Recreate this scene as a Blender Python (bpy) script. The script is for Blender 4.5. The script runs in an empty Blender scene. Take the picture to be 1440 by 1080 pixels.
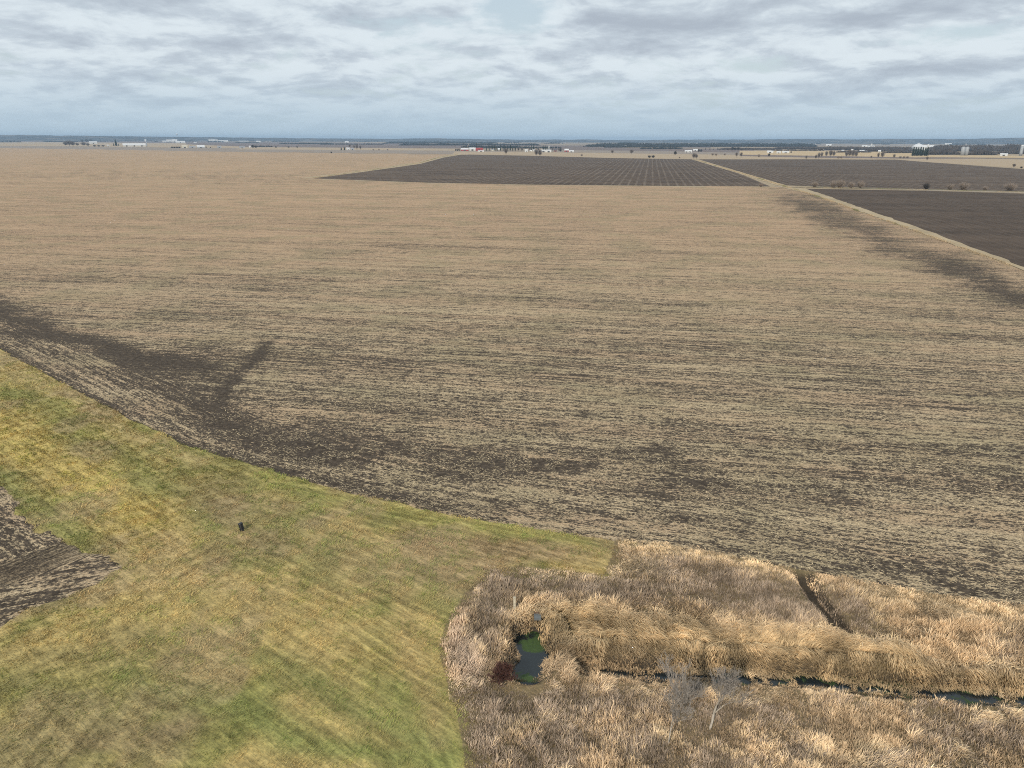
import bpy, math, random
import numpy as np
from mathutils import Vector, Matrix

random.seed(7)
RNG = np.random.default_rng(11)
sc = bpy.context.scene
COL = sc.collection
rad = math.radians

# ------------------------------------------------------------------ camera
H = 45.0                       # drone height over the field
FPX = 1000.0                   # focal length in pixels of the 1440 px wide photograph
PITCH, ROLL = rad(18.98), rad(0.20)
cam_d = bpy.data.cameras.new("camera")
cam = bpy.data.objects.new("camera", cam_d); COL.objects.link(cam)
cam_d.sensor_width = 36.0; cam_d.lens = 36.0 * FPX / 1440.0
cam_d.clip_start = 0.5; cam_d.clip_end = 90000.0
R3 = Matrix.Rotation(math.pi / 2 - PITCH, 3, 'X') @ Matrix.Rotation(ROLL, 3, 'Z')
cam.matrix_world = Matrix.Translation((0, 0, H)) @ R3.to_4x4()
sc.camera = cam
CR, CU, CB = [np.array(R3.col[i]) for i in range(3)]

# ------------------------------------------------------------------ light and exposure
SUN_EL, SUN_AZ = rad(33), rad(205)      # azimuth clockwise from +Y: the sun stands behind the camera, a little left
sun_d = bpy.data.lights.new("sun", 'SUN'); sun = bpy.data.objects.new("sun", sun_d); COL.objects.link(sun)
sun_d.energy = 2.9; sun_d.angle = rad(2.0); sun_d.color = (1.0, 0.91, 0.78)
sdir = Vector((math.sin(SUN_AZ) * math.cos(SUN_EL), math.cos(SUN_AZ) * math.cos(SUN_EL), math.sin(SUN_EL)))
sun.rotation_euler = sdir.to_track_quat('Z', 'Y').to_euler()
sc.view_settings.view_transform = 'Standard'; sc.view_settings.look = 'None'
sc.view_settings.exposure = 0.0; sc.view_settings.gamma = 1.0
sc.cycles.use_denoising = False; sc.cycles.use_adaptive_sampling = False
sc.cycles.pixel_filter_type = 'BLACKMAN_HARRIS'; sc.cycles.filter_width = 1.05
sc.cycles.max_bounces = 5; sc.cycles.diffuse_bounces = 2; sc.cycles.glossy_bounces = 2
sc.cycles.volume_bounces = 0; sc.cycles.transparent_max_bounces = 8


class NT:
    """small helper to write node trees"""
    def __init__(s, tree): s.t = tree; tree.nodes.clear()
    def n(s, kind, **kw):
        nd = s.t.nodes.new(kind)
        for k, v in kw.items(): setattr(nd, k, v)
        return nd
    def put(s, sock, v):
        if hasattr(v, 'links') or isinstance(v, bpy.types.NodeSocket): s.t.links.new(v, sock)
        elif v is not None: sock.default_value = v
    def m(s, op, a, b=None, c=None, clamp=False):
        nd = s.n('ShaderNodeMath', operation=op, use_clamp=clamp)
        for i, v in enumerate((a, b, c)):
            if v is not None: s.put(nd.inputs[i], v)
        return nd.outputs[0]
    def vm(s, op, a, b=None):
        nd = s.n('ShaderNodeVectorMath', operation=op); s.put(nd.inputs[0], a)
        if b is not None: s.put(nd.inputs[3 if op == 'SCALE' else 1], b)
        return nd.outputs[1 if op in ('LENGTH', 'DOT_PRODUCT') else 0]
    def mix(s, f, a, b, mode='MIX'):
        nd = s.n('ShaderNodeMix', data_type='RGBA', blend_type=mode)
        s.put(nd.inputs[0], f); s.put(nd.inputs[6], a); s.put(nd.inputs[7], b); return nd.outputs[2]
    def sep(s, v):
        nd = s.n('ShaderNodeSeparateXYZ'); s.put(nd.inputs[0], v); return nd.outputs
    def comb(s, x, y, z=0.0):
        nd = s.n('ShaderNodeCombineXYZ')
        for i, v in enumerate((x, y, z)): s.put(nd.inputs[i], v)
        return nd.outputs[0]
    def noise(s, vec, scale, detail=3.0, rough=0.55, dist=0.0):
        nd = s.n('ShaderNodeTexNoise'); s.put(nd.inputs['Vector'], vec)
        nd.inputs['Scale'].default_value = scale; nd.inputs['Detail'].default_value = detail
        nd.inputs['Roughness'].default_value = rough; nd.inputs['Distortion'].default_value = dist
        return nd.outputs[0]
    def sm(s, v, a, b, lo=0.0, hi=1.0):
        nd = s.n('ShaderNodeMapRange', interpolation_type='SMOOTHSTEP'); s.put(nd.inputs[0], v)
        nd.inputs[1].default_value = a; nd.inputs[2].default_value = b
        nd.inputs[3].default_value = lo; nd.inputs[4].default_value = hi; return nd.outputs[0]
    def attr(s, name, which=0):
        return s.n('ShaderNodeAttribute', attribute_name=name).outputs[which]
    def bsdf(s, col, rough=0.95, spec=0.15, height=None, strength=0.5, dist=0.1, **kw):
        b = s.n('ShaderNodeBsdfPrincipled'); s.put(b.inputs['Base Color'], col)
        s.put(b.inputs['Roughness'], rough); b.inputs['Specular IOR Level'].default_value = spec
        for k, v in kw.items(): s.put(b.inputs[k], v)
        if height is not None:
            bp = s.n('ShaderNodeBump'); bp.inputs['Strength'].default_value = strength
            bp.inputs['Distance'].default_value = dist; s.put(bp.inputs['Height'], height)
            s.t.links.new(bp.outputs[0], b.inputs['Normal'])
        o = s.n('ShaderNodeOutputMaterial'); s.t.links.new(b.outputs[0], o.inputs[0]); return b


def new_mat(name):
    m = bpy.data.materials.new(name); m.use_nodes = True
    return m, NT(m.node_tree)

def c4(*c): return (c[0], c[1], c[2], 1.0)

# ------------------------------------------------------------------ world: Nishita sky behind broken stratocumulus
w = bpy.data.worlds.new("World"); sc.world = w; w.use_nodes = True
n = NT(w.node_tree)
geo = n.n('ShaderNodeTexCoord').outputs['Generated']
d = n.sep(geo)
sky = n.n('ShaderNodeTexSky', sky_type='NISHITA'); sky.sun_disc = False
sky.sun_elevation = SUN_EL; sky.sun_rotation = SUN_AZ; sky.altitude = 200; sky.air_density = 1.2; sky.dust_density = 2.0
skyc = n.vm('SCALE', sky.outputs[0], 0.085)
zz = n.m('ADD', n.m('MAXIMUM', d[2], 0.0), 0.20)
P = n.comb(n.m('DIVIDE', d[0], zz), n.m('DIVIDE', d[1], zz), 0.0)
big = n.noise(P, 0.95, 3.0, 0.5, 0.3)
mid = n.noise(n.vm('ADD', P, (31.0, 7.0, 2.0)), 2.8, 8.0, 0.6, 0.25)
mid_up = n.noise(n.vm('ADD', n.vm('SCALE', P, .955), (31.0, 7.0, 2.0)), 2.8, 8.0, 0.6, 0.25)
fine = n.noise(n.vm('ADD', P, (5.0, 17.0, 9.0)), 8.0, 6.0, 0.6, 0.1)
dens = n.m('ADD', n.m('MULTIPLY', big, 0.75), n.m('ADD', n.m('MULTIPLY', mid, 0.75), n.m('MULTIPLY', fine, 0.34)))
# the heavier cloud right of the middle and the thin spots beside it
def lobe(px, py, sx, sy):
    ray = (px - 720) / FPX * CR + (540 - py) / FPX * CU - CB; ray = ray / np.linalg.norm(ray)
    az, el = math.atan2(ray[0], ray[1]), math.asin(ray[2])
    A = n.m('SUBTRACT', n.m('ARCTAN2', d[0], d[1]), az); E = n.m('SUBTRACT', n.m('ARCSINE', d[2]), el)
    q = n.m('ADD', n.m('POWER', n.m('DIVIDE', A, sx / FPX), 2.0), n.m('POWER', n.m('DIVIDE', E, sy / FPX), 2.0))
    return n.m('EXPONENT', n.m('MULTIPLY', q, -1.0))
darkl = n.m('ADD', n.m('MULTIPLY', lobe(990, 44, 130, 24), 0.40), n.m('ADD', n.m('MULTIPLY', lobe(900, 8, 170, 26), 0.22),
        n.m('ADD', n.m('MULTIPLY', lobe(1330, 10, 120, 20), 0.12), n.m('MULTIPLY', lobe(290, 38, 110, 22), 0.10))))
thin = n.m('ADD', n.m('MULTIPLY', lobe(745, 25, 60, 28), 0.30), n.m('ADD', n.m('MULTIPLY', lobe(1330, 48, 60, 16), 0.2),
       n.m('ADD', n.m('MULTIPLY', lobe(1060, 92, 60, 16), 0.14), n.m('MULTIPLY', lobe(180, 40, 60, 20), 0.10))))
dens = n.m('SUBTRACT', n.m('ADD', dens, n.m('MULTIPLY', darkl, n.sm(mid, 0.25, 0.6, 0.6, 1.0))), thin)
cover = n.sm(dens, 0.70, 0.92)
thick = n.sm(n.m('ADD', dens, n.m('MULTIPLY', n.m('SUBTRACT', mid_up, mid), 2.0)), 0.72, 1.50)
cl = n.n('ShaderNodeValToRGB'); n.put(cl.inputs[0], thick)
cl.color_ramp.elements[0].color = c4(.74, .82, .87); cl.color_ramp.elements[1].color = c4(.43, .49, .565)
e = cl.color_ramp.elements.new(0.38); e.color = c4(.57, .645, .715)
gap = n.mix(0.62, skyc, c4(.68, .79, .87))
cloud = n.mix(cover, gap, cl.outputs[0])
hz = n.sm(d[2], 0.0, 0.095, 0.92, 0.0)                       # far clouds merge into pale blue air
cloud = n.mix(hz, cloud, c4(.48, .61, .71))
up = n.sm(d[2], 0.2, 0.9, 1.0, .92)
bg = n.n('ShaderNodeBackground'); n.put(bg.inputs[0], cloud); n.put(bg.inputs[1], up)
wo = n.n('ShaderNodeOutputWorld'); n.t.links.new(bg.outputs[0], wo.inputs[0])

# ------------------------------------------------------------------ geometry helpers
def at(px, py, z=0.0):
    """point of the plane z seen at a pixel of the photograph"""
    ray = (px - 720) / FPX * CR + (540 - py) / FPX * CU - CB
    t = (z - H) / ray[2]
    return Vector((ray[0] * t, ray[1] * t, z))

def proj(x, y, z):
    v = np.stack([x, y, z - H], -1)
    dep = -(v @ CB); dep = np.where(dep < 0.5, np.nan, dep)
    px = 720 + FPX * (v @ CR) / dep; py = 540 - FPX * (v @ CU) / dep
    return np.nan_to_num(px, nan=-1e5), np.nan_to_num(py, nan=1e5)

def height_to(base, py):
    """height above the base point that reaches row py"""
    lo, hi = 0.0, 300.0
    for _ in range(40):
        m_ = (lo + hi) / 2
        q = proj(np.array([base.x]), np.array([base.y]), np.array([base.z + m_]))[1][0]
        if q > py: lo = m_
        else: hi = m_
    return lo

def hsh(ix, iy, s):
    a = (ix * 374761393 + iy * 668265263 + s * 1442695041) & 0xffffffff
    a = ((a ^ (a >> 13)) * 1274126177) & 0xffffffff
    return ((a ^ (a >> 16)) & 0xffff) / 65535.0

def vnoise(x, y, s=0):
    xi, yi = np.floor(x).astype(np.int64), np.floor(y).astype(np.int64)
    fx, fy = x - xi, y - yi; fx = fx * fx * (3 - 2 * fx); fy = fy * fy * (3 - 2 * fy)
    a, b, c, d_ = hsh(xi, yi, s), hsh(xi + 1, yi, s), hsh(xi, yi + 1, s), hsh(xi + 1, yi + 1, s)
    return (a * (1 - fx) + b * fx) * (1 - fy) + (c * (1 - fx) + d_ * fx) * fy

def fbm(x, y, sc_, s=0, o=4):
    r, a, t = 0, 1.0, 0
    for i in range(o):
        r = r + a * vnoise(x * sc_ * 2 ** i + 17.3 * i, y * sc_ * 2 ** i - 9.1 * i, s + i); t += a; a *= 0.5
    return r / t

def sstep(v, a, b):
    t = np.clip((v - a) / (b - a), 0, 1); return t * t * (3 - 2 * t)

def inpoly(x, y, poly):
    r = np.zeros(x.shape, bool); k = len(poly)
    for i in range(k):
        x1, y1 = poly[i]; x2, y2 = poly[(i + 1) % k]
        if y1 == y2: continue
        r ^= ((y1 > y) != (y2 > y)) & (x < (x2 - x1) * (y - y1) / (y2 - y1) + x1)
    return r

def segdist(x, y, pts, closed=False):
    best = np.full(x.shape, 1e9); arc = np.zeros(x.shape); acc = 0.0
    k = len(pts)
    for i in range(k if closed else k - 1):
        x1, y1 = pts[i]; x2, y2 = pts[(i + 1) % k]
        L = math.hypot(x2 - x1, y2 - y1)
        t = np.clip(((x - x1) * (x2 - x1) + (y - y1) * (y2 - y1)) / (L * L), 0, 1)
        dd = np.hypot(x - x1 - t * (x2 - x1), y - y1 - t * (y2 - y1))
        m_ = dd < best; best = np.where(m_, dd, best); arc = np.where(m_, acc + t * L, arc); acc += L
    return best, arc

def stroke(px, py, pts, wx, wy=None):
    """soft mask round a line traced on the photograph (wx, wy: half widths in its pixels)"""
    wy = wy or wx
    return np.exp(-(segdist(px / wx, py / wy, [(a / wx, b / wy) for a, b in pts])[0]) ** 2)

def world_line(pts, z=0.0): return [tuple(at(a, b, z)[:2]) for a, b in pts]

def mesh_np(name, verts, faces_flat, sizes, mat, parent=None, attrs=None, smooth=False):
    me = bpy.data.meshes.new(name)
    nv = len(verts); me.vertices.add(nv); me.vertices.foreach_set('co', np.asarray(verts, np.float32).ravel())
    me.loops.add(len(faces_flat)); me.loops.foreach_set('vertex_index', np.asarray(faces_flat, np.int32))
    me.polygons.add(len(sizes)); st = np.concatenate([[0], np.cumsum(sizes)[:-1]]).astype(np.int32)
    me.polygons.foreach_set('loop_start', st)
    if smooth: me.polygons.foreach_set('use_smooth', np.ones(len(sizes), bool))
    me.update(calc_edges=True); me.validate()
    for k, v in (attrs or {}).items():
        v = np.asarray(v, np.float32)
        if v.ndim == 1: a = me.attributes.new(k, 'FLOAT', 'POINT'); a.data.foreach_set('value', v)
        elif v.shape[1] == 3: a = me.attributes.new(k, 'FLOAT_VECTOR', 'POINT'); a.data.foreach_set('vector', v.ravel())
    me.materials.append(mat)
    o = bpy.data.objects.new(name, me); COL.objects.link(o)
    if parent: o.parent = parent
    return o

def mesh_py(name, verts, faces, mat, parent=None, smooth=False):
    me = bpy.data.meshes.new(name); me.from_pydata([tuple(v) for v in verts], [], faces); me.materials.append(mat)
    if smooth: me.polygons.foreach_set('use_smooth', [True] * len(me.polygons))
    o = bpy.data.objects.new(name, me); COL.objects.link(o)
    if parent: o.parent = parent
    return o

def tag(o, label, cat=None, group=None, kind=None):
    o['label'] = label
    if cat: o['category'] = cat
    if group: o['group'] = group
    if kind: o['kind'] = kind
    return o

def thing(name, loc, label, cat, group=None, rz=0.0):
    o = bpy.data.objects.new(name, None); COL.objects.link(o); o.location = loc; o.rotation_euler = (0, 0, rz)
    o.empty_display_size = 1.0
    return tag(o, label, cat, group)

# ------------------------------------------------------------------ traced outlines (pixels of the 1440x1080 photograph)
EDGE = [(-260, 372), (-120, 430), (0, 492), (100, 545), (180, 588), (260, 625), (360, 655), (470, 688), (600, 716), (700, 737), (790, 750), (870, 762),
        (960, 772), (1050, 786), (1115, 798), (1200, 815), (1300, 832), (1440, 851), (1640, 878), (1900, 905)]
DITCH = [(832, 944), (900, 951), (960, 951), (1040, 953), (1140, 962), (1230, 970), (1320, 976), (1440, 986), (1640, 1000)]
POND = [(744, 903), (748, 925), (743, 946)]
GULLY = [(1123, 807), (1131, 818), (1147, 842), (1175, 880), (1184, 892)]
PATCH = [(-60, 620), (0, 688), (45, 735), (90, 768), (168, 786), (180, 799), (125, 826), (60, 852), (0, 886), (-80, 925), (-400, 900), (-300, 640)]
REED = [(866, 755), (960, 768), (1050, 782), (1110, 793), (1200, 812), (1300, 829), (1440, 848), (1800, 895), (1900, 1500), (655, 1500),
        (668, 1200), (655, 1080), (648, 1020), (628, 960), (618, 915), (626, 880), (650, 838), (690, 800), (730, 796), (800, 803), (850, 808), (858, 790)]
ROWA = rad(10.5)                       # the whole survey grid is turned by this
EDGE_W = world_line(EDGE); DITCH_W = world_line(DITCH, -1.2); POND_W = world_line(POND, -1.2); GULLY_W = world_line(GULLY, -0.6)
VERGE = [(1106, 263), (1150, 276), (1210, 298), (1280, 322), (1340, 344), (1400, 366), (1440, 381), (1560, 425)]
VERGE_W = world_line(VERGE)

def ditch_fields(x, y):
    dd, _ = segdist(x, y, DITCH_W); dp, _ = segdist(x, y, POND_W); dg, ga = segdist(x, y, GULLY_W)
    return dd, dp, dg, ga

def terrain(x, y):
    r = np.hypot(x, y)
    near = sstep(r, 200, 120)
    z = near * (0.5 * (fbm(x, y, 0.02, 3, 3) - 0.5) + 0.10 * (fbm(x, y, 0.35, 5, 3) - 0.5))
    dd, dp, dg, ga = ditch_fields(x, y)
    wob = 0.7 * (fbm(x, y, 0.5, 8, 3) - 0.5)
    cut = np.maximum(1.9 * sstep(dd + wob * 1.3, 2.3, 0.6), 1.9 * sstep(dp + wob * 1.8, 2.6, 1.0))
    cut = np.maximum(cut, 1.5 * sstep(dg + wob * 0.6, 1.5, 0.3) * sstep(ga, 0.0, 2.0))
    wet = sstep(np.minimum(dd, dp), 12, 3)
    return z - cut - 0.15 * wet

# ------------------------------------------------------------------ shared polar grid: fine where the camera looks, coarse behind it
f_ = np.linspace(-44, 44, 620)
b_ = np.concatenate([np.linspace(-180, -46, 50), f_, np.linspace(46, 180, 50)[:-1]])
TH = np.radians(b_)
dep = np.linspace(rad(56), rad(1.6), 520)
RR = np.concatenate([[1.0, 12.0, 22.0], H / np.tan(dep), np.geomspace(1700, 30000, 60)])
GX = (RR[:, None] * np.sin(TH)[None, :]); GY = (RR[:, None] * np.cos(TH)[None, :])
NR, NTH = GX.shape
GZ = terrain(GX, GY)
GPX, GPY = proj(GX, GY, np.zeros_like(GX))
idx = np.arange(NR * NTH).reshape(NR, NTH)
nxt = np.roll(idx, -1, axis=1)
QUADS = np.stack([idx[:-1], nxt[:-1], nxt[1:], idx[1:]], -1)[:, :, ::-1]      # ring by ring, closed round the camera

def sheet(name, keep, z, mat, attrs, label):
    """part of the shared grid as an object of its own"""
    k = keep
    fm = (k[:-1] | k[1:]) & (np.roll(k, -1, 1)[:-1] | np.roll(k, -1, 1)[1:])
    q = QUADS[fm]
    used = np.unique(q); remap = np.full(NR * NTH, -1, np.int64); remap[used] = np.arange(len(used))
    V = np.stack([GX.ravel()[used], GY.ravel()[used], z.ravel()[used]], -1)
    at_ = {a: (v.reshape(NR * NTH, -1)[used] if v.ndim == 3 else v.ravel()[used]) for a, v in attrs.items()}
    o = mesh_np(name, V, remap[q].ravel(), np.full(len(q), 4), mat, attrs=at_, smooth=True)
    tag(o, label, name.replace('_', ' '), kind='structure'); return o

PXF, PYF = GPX, GPY

def lerpc(base, col, m_): return base * (1 - m_[..., None]) + np.array(col) * m_[..., None]

# ---- colours of the meadow, as they lie on the ground
def meadow_colour(px, py, x, y):
    wx = px + 26 * (fbm(x, y, 0.10, 21, 4) - 0.5) * 2; wy = py + 20 * (fbm(x, y, 0.10, 25, 4) - 0.5) * 2
    c = np.zeros(px.shape + (3,)) + np.array((.30, .245, .095))
    c = lerpc(c, (.29, .235, .10), sstep(fbm(x, y, 0.16, 2, 4), .45, .68) * .9)
    c = lerpc(c, (.130, .155, .040), sstep(fbm(x, y, 0.13, 33, 4), .50, .68) * .85)
    S = lambda pts, a, b=None: stroke(wx, wy, pts, a, b)
    # golden strip on the left slope and its green rims
    c = lerpc(c, (.33, .27, .075), .85 * S([(-100, 560), (40, 620), (140, 690), (230, 740)], 60, 34))
    c = lerpc(c, (.12, .155, .045), .85 * S([(-20, 665), (60, 725), (130, 765)], 34, 16))
    c = lerpc(c, (.135, .165, .045), .75 * S([(20, 545), (90, 590), (190, 650), (250, 690)], 40, 13))
    c = lerpc(c, (.27, .225, .115), .8 * S([(0, 505), (90, 555), (190, 605), (280, 645)], 20, 8))
    # bleached brown ground across the middle
    c = lerpc(c, (.20, .165, .088), .8 * S([(300, 690), (340, 745), (300, 770)], 60, 30))
    c = lerpc(c, (.19, .16, .09), .7 * S([(390, 730), (470, 780), (560, 810)], 90, 26))
    c = lerpc(c, (.31, .245, .125), .85 * S([(230, 760), (190, 830), (270, 800), (340, 835)], 45, 17))
    c = lerpc(c, (.23, .17, .10), .85 * S([(620, 760), (700, 775), (800, 770), (690, 800)], 60, 18))
    c = lerpc(c, (.19, .21, .055), .8 * S([(420, 690), (560, 722), (690, 745), (830, 765)], 60, 10))
    c = lerpc(c, (.14, .165, .05), .6 * S([(300, 735), (400, 750), (440, 700)], 30, 18))
    # bottom: darker greens with straw bands
    c = lerpc(c, (.105, .135, .036), .75 * S([(0, 980), (120, 990), (60, 1060)], 120, 40))
    c = lerpc(c, (.095, .150, .035), .85 * S([(200, 950), (300, 985), (420, 1040), (560, 1060)], 60, 18))
    c = lerpc(c, (.09, .150, .03), .85 * S([(540, 930), (600, 985), (620, 1060)], 40, 40))
    c = lerpc(c, (.095, .140, .04), .7 * S([(380, 930), (480, 980), (590, 1030)], 50, 12))
    c = lerpc(c, (.31, .25, .095), .7 * S([(330, 860), (450, 900), (560, 930), (600, 900)], 70, 22))
    c = lerpc(c, (.30, .235, .105), .7 * S([(560, 860), (590, 940), (620, 1000)], 16, 40))
    c = lerpc(c, (.16, .13, .075), .7 * S([(160, 1040), (250, 1010)], 60, 10))
    c = lerpc(c, (.17, .145, .08), .6 * S([(560, 820), (640, 840)], 70, 24))
    c = lerpc(c, (.12, .115, .05), .6 * S([(100, 930), (230, 930), (200, 900)], 80, 14))
    g_ = c.mean(-1, keepdims=True)
    c = lerpc(c, (.20, .155, .11), .55 * sstep(fbm(x, y, .11, 38, 4), .52, .66)); c = lerpc(c, (.22, .165, .11), .8 * S([(590, 800), (640, 820), (690, 790)], 34, 22))
    c = lerpc(c, (.19, .14, .085), .9 * stroke(px, py, [(338, 748), (346, 748)], 15, 9)); c = lerpc(c, (.36, .27, .17), .8 * stroke(px, py, [(325, 752), (345, 757)], 7, 4))
    c = lerpc(c, (.225, .165, .11), .75 * stroke(wx, wy, [(600, 770), (700, 780), (800, 785)], 50, 13))
    c = c * .72 + np.array((.26, .22, .085)) * .28
    return (c * .9 + g_ * .1) * np.array((1.47, 1.33, 1.12)) + .014

GUIDES = [([(-100, 540), (60, 640), (240, 760)], 110), ([(330, 830), (470, 900), (640, 1000), (700, 1100)], 150), ([(-50, 965), (100, 900), (220, 830), (310, 765)], 70),
          ([(-100, 470), (100, 570), (360, 690), (600, 745), (850, 790)], 60), ([(-60, 1100), (60, 960), (200, 920), (330, 960)], 90)]
def streaks(x, y, px, py):
    W_, T_ = 1e-6, 0.0
    for i, (g_, rad_) in enumerate(GUIDES):
        w_ = np.exp(-(segdist(px, py, g_)[0] / rad_) ** 2) + 1e-5
        d_, a_ = segdist(x, y, world_line(g_))
        wob = 1.2 * (fbm(x, y, .12, 700 + i, 3) - .5)
        s__ = .6 * vnoise(a_ * .14, (d_ + wob) * 1.7, 710 + i) + .4 * vnoise(a_ * .3, (d_ + wob) * 4.2, 720 + i)
        s__ = .72 * s__ + .28 * (1 - np.abs(np.sin((d_ + wob) * math.pi / 1.25)) ** .6)
        W_ = W_ + w_; T_ = T_ + w_ * s__
    return sstep(T_ / W_, .15, .68)
MC = meadow_colour(PXF, PYF, GX, GY)
MC = MC * (.80 + .42 * streaks(GX, GY, PXF, PYF))[..., None]
reedmask = inpoly(PXF + 8 * (fbm(GX, GY, .4, 9) - .5), PYF, REED)
farm = sstep(np.hypot(GX, GY), 150, 400)
MC = lerpc(MC, (.17, .125, .08), reedmask.astype(float) * .75)
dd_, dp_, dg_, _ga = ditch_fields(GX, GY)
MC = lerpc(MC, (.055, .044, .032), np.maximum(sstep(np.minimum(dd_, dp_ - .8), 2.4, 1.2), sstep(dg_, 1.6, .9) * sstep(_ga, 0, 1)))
MC = lerpc(MC, (.36, .285, .19), farm)

m_ground, n = new_mat("meadow")
pos = n.n('ShaderNodeNewGeometry').outputs['Position']
p = n.sep(pos)
colr = n.attr('Col')
n1 = n.noise(pos, 3.2, 5.0, 0.65); n2 = n.noise(pos, 0.75, 4.0, 0.6)
ca, sa = math.cos(rad(-38)), math.sin(rad(-38))
str_ = n.comb(n.m('MULTIPLY', n.m('ADD', n.m('MULTIPLY', p[0], ca), n.m('MULTIPLY', p[1], sa)), 0.22),
              n.m('MULTIPLY', n.m('SUBTRACT', n.m('MULTIPLY', p[1], ca), n.m('MULTIPLY', p[0], sa)), 1.5))
n3 = n.noise(str_, 1.0, 4.0, 0.6, 0.4)
f = n.m('ADD', n.m('ADD', n.m('MULTIPLY', n1, .55), n.m('MULTIPLY', n2, .4)), n.m('MULTIPLY', n3, .75))
v = n.sm(f, .55, 1.15, .62, 1.42)
fld = n.noise(n.vm('MULTIPLY', pos, (0.0015, 0.006, 0.0)), 1.0, 2.0)
cc = n.vm('SCALE', colr, v)
cc = n.mix(n.sm(n1, .5, .75, 0, .5), cc, n.vm('MULTIPLY', cc, (1.3, 1.12, .95)))
cc = n.mix(n.sm(n.vm('LENGTH', pos), 1500, 3000), cc, n.mix(n.sm(fld, .42, .58), c4(.20, .16, .13), c4(.38, .29, .185)))
n.bsdf(cc, height=f, strength=0.9, dist=0.25)
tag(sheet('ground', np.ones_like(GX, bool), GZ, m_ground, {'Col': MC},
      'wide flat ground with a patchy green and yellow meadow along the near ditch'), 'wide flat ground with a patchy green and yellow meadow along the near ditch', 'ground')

# ---- the big stubble field
sdw, arc = segdist(GX, GY, EDGE_W)
field_poly = EDGE + [(2600, 900), (1560, 425), (1440, 381), (1400, 366), (1340, 344), (1280, 322), (1210, 298), (1150, 276), (1106, 263),
                     (900, 261), (745, 259.5), (600, 257), (430, 251), (540, 240), (600, 229), (640, 217.5), (560, 216.5), (440, 215), (330, 213.5), (200, 211), (0, 208),
                     (-600, 203), (-900, 300)]
inside = inpoly(PXF, PYF, field_poly) & (GY > 0)
sd_all = segdist(GX, GY, world_line(field_poly), True)[0] * np.where(inside, 1, -1)
rag = 1.1 * (fbm(GX, GY, .35, 40, 4) - .5)
sdr = sd_all + rag * sstep(np.hypot(GX, GY), 600, 200)
offs = np.clip(sdr * 0.10, -0.12, 0.035) + np.hypot(GX, GY) * 2.0e-5
cover = 0.49 + 0.06 * (fbm(GX, GY, .03, 50, 4) - .5) * 2 + 0.16 * sstep(PYF, 520, 330) + .04 * sstep(PYF, 330, 250)
wx = PXF + 30 * (fbm(GX, GY, .09, 60, 4) - .5) * 2; wy = PYF + 14 * (fbm(GX, GY, .09, 66, 4) - .5) * 2
S = lambda pts, a, b=None: stroke(wx, wy, pts, a, b)
cover -= .36 * S([(-200, 395), (-20, 430), (60, 462), (150, 482), (200, 505), (290, 515)], 30, 14)
cover -= .16 * S([(180, 520), (280, 560), (350, 610), (450, 640)], 50, 20)
cover -= .15 * S([(1130, 285), (1250, 345), (1350, 390), (1440, 420)], 24, 8) * .5
cover -= .31 * stroke(PXF + 14 * (fbm(GX, GY, .25, 62, 4) - .5), PYF + 8 * (fbm(GX, GY, .25, 63, 4) - .5), [(376, 488), (364, 503), (340, 522), (318, 545), (306, 575)], 8, 7)
cover -= .06 * S([(250, 505), (300, 530), (340, 500)], 50, 14)
cover -= .25 * S([(290, 590), (380, 625), (470, 640)], 36, 12)
cover -= .33 * S([(430, 625), (560, 625), (640, 650), (700, 640)], 55, 20)
cover -= .21 * S([(660, 665), (800, 655), (900, 640), (980, 670)], 60, 15)
cover -= .13 * S([(900, 690), (1100, 690), (1300, 670), (1460, 690)], 120, 22)
cover -= .13 * S([(880, 760), (1060, 775), (1250, 805), (1460, 835)], 60, 8)
cover -= .16 * S([(1110, 272), (1200, 312), (1310, 360), (1440, 412), (1540, 450)], 34, 12)
cover -= .19 * S([(1330, 372), (1380, 395), (1420, 425), (1500, 440)], 40, 12)
cover -= .12 * S([(1120, 280), (1170, 310), (1240, 350)], 30, 8)
cover -= .07 * S([(700, 335), (830, 345)], 90, 5) + .08 * S([(800, 378), (900, 380)], 80, 4) + .06 * S([(560, 345), (650, 350)], 70, 4)
cover -= .10 * S([(-50, 250), (200, 248), (420, 252)], 100, 3) + .07 * S([(-50, 395), (200, 390), (450, 392), (700, 384)], 160, 7)
cover -= .40 * stroke(PXF + 30 * (fbm(GX, GY, .2, 71) - .5), PYF + 6 * (fbm(GX, GY, .3, 72) - .5), [(-100, 440), (0, 498), (100, 552), (180, 594), (260, 627), (360, 653), (420, 668), (520, 692), (620, 712)], 18, 5.5)
cover -= .14 * S([(420, 665), (600, 700), (700, 722)], 30, 5)
cover = .56 + (cover - .56) * 1.05
head = sstep(sdw + 6 * (fbm(GX, GY, .1, 77) - .5), 20, 9)
m_st, n = new_mat("corn_stubble")
pos = n.n('ShaderNodeNewGeometry').outputs['Position']; p = n.sep(pos)
cv = n.attr('cover', 2); hd = n.attr('head', 2); rw = n.sep(n.attr('rows', 1))
ca, sa = math.cos(ROWA), math.sin(ROWA)
u = n.m('SUBTRACT', n.m('MULTIPLY', p[0], ca), n.m('MULTIPLY', p[1], sa)); vv = n.m('ADD', n.m('MULTIPLY', p[0], sa), n.m('MULTIPLY', p[1], ca))
def rown(u, vv, su, sv, seed, det=3.0, r=.6, dist=0.0):
    return n.noise(n.comb(n.m('MULTIPLY', u, su), n.m('MULTIPLY', vv, sv), seed), 1.0, det, r, dist)
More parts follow.
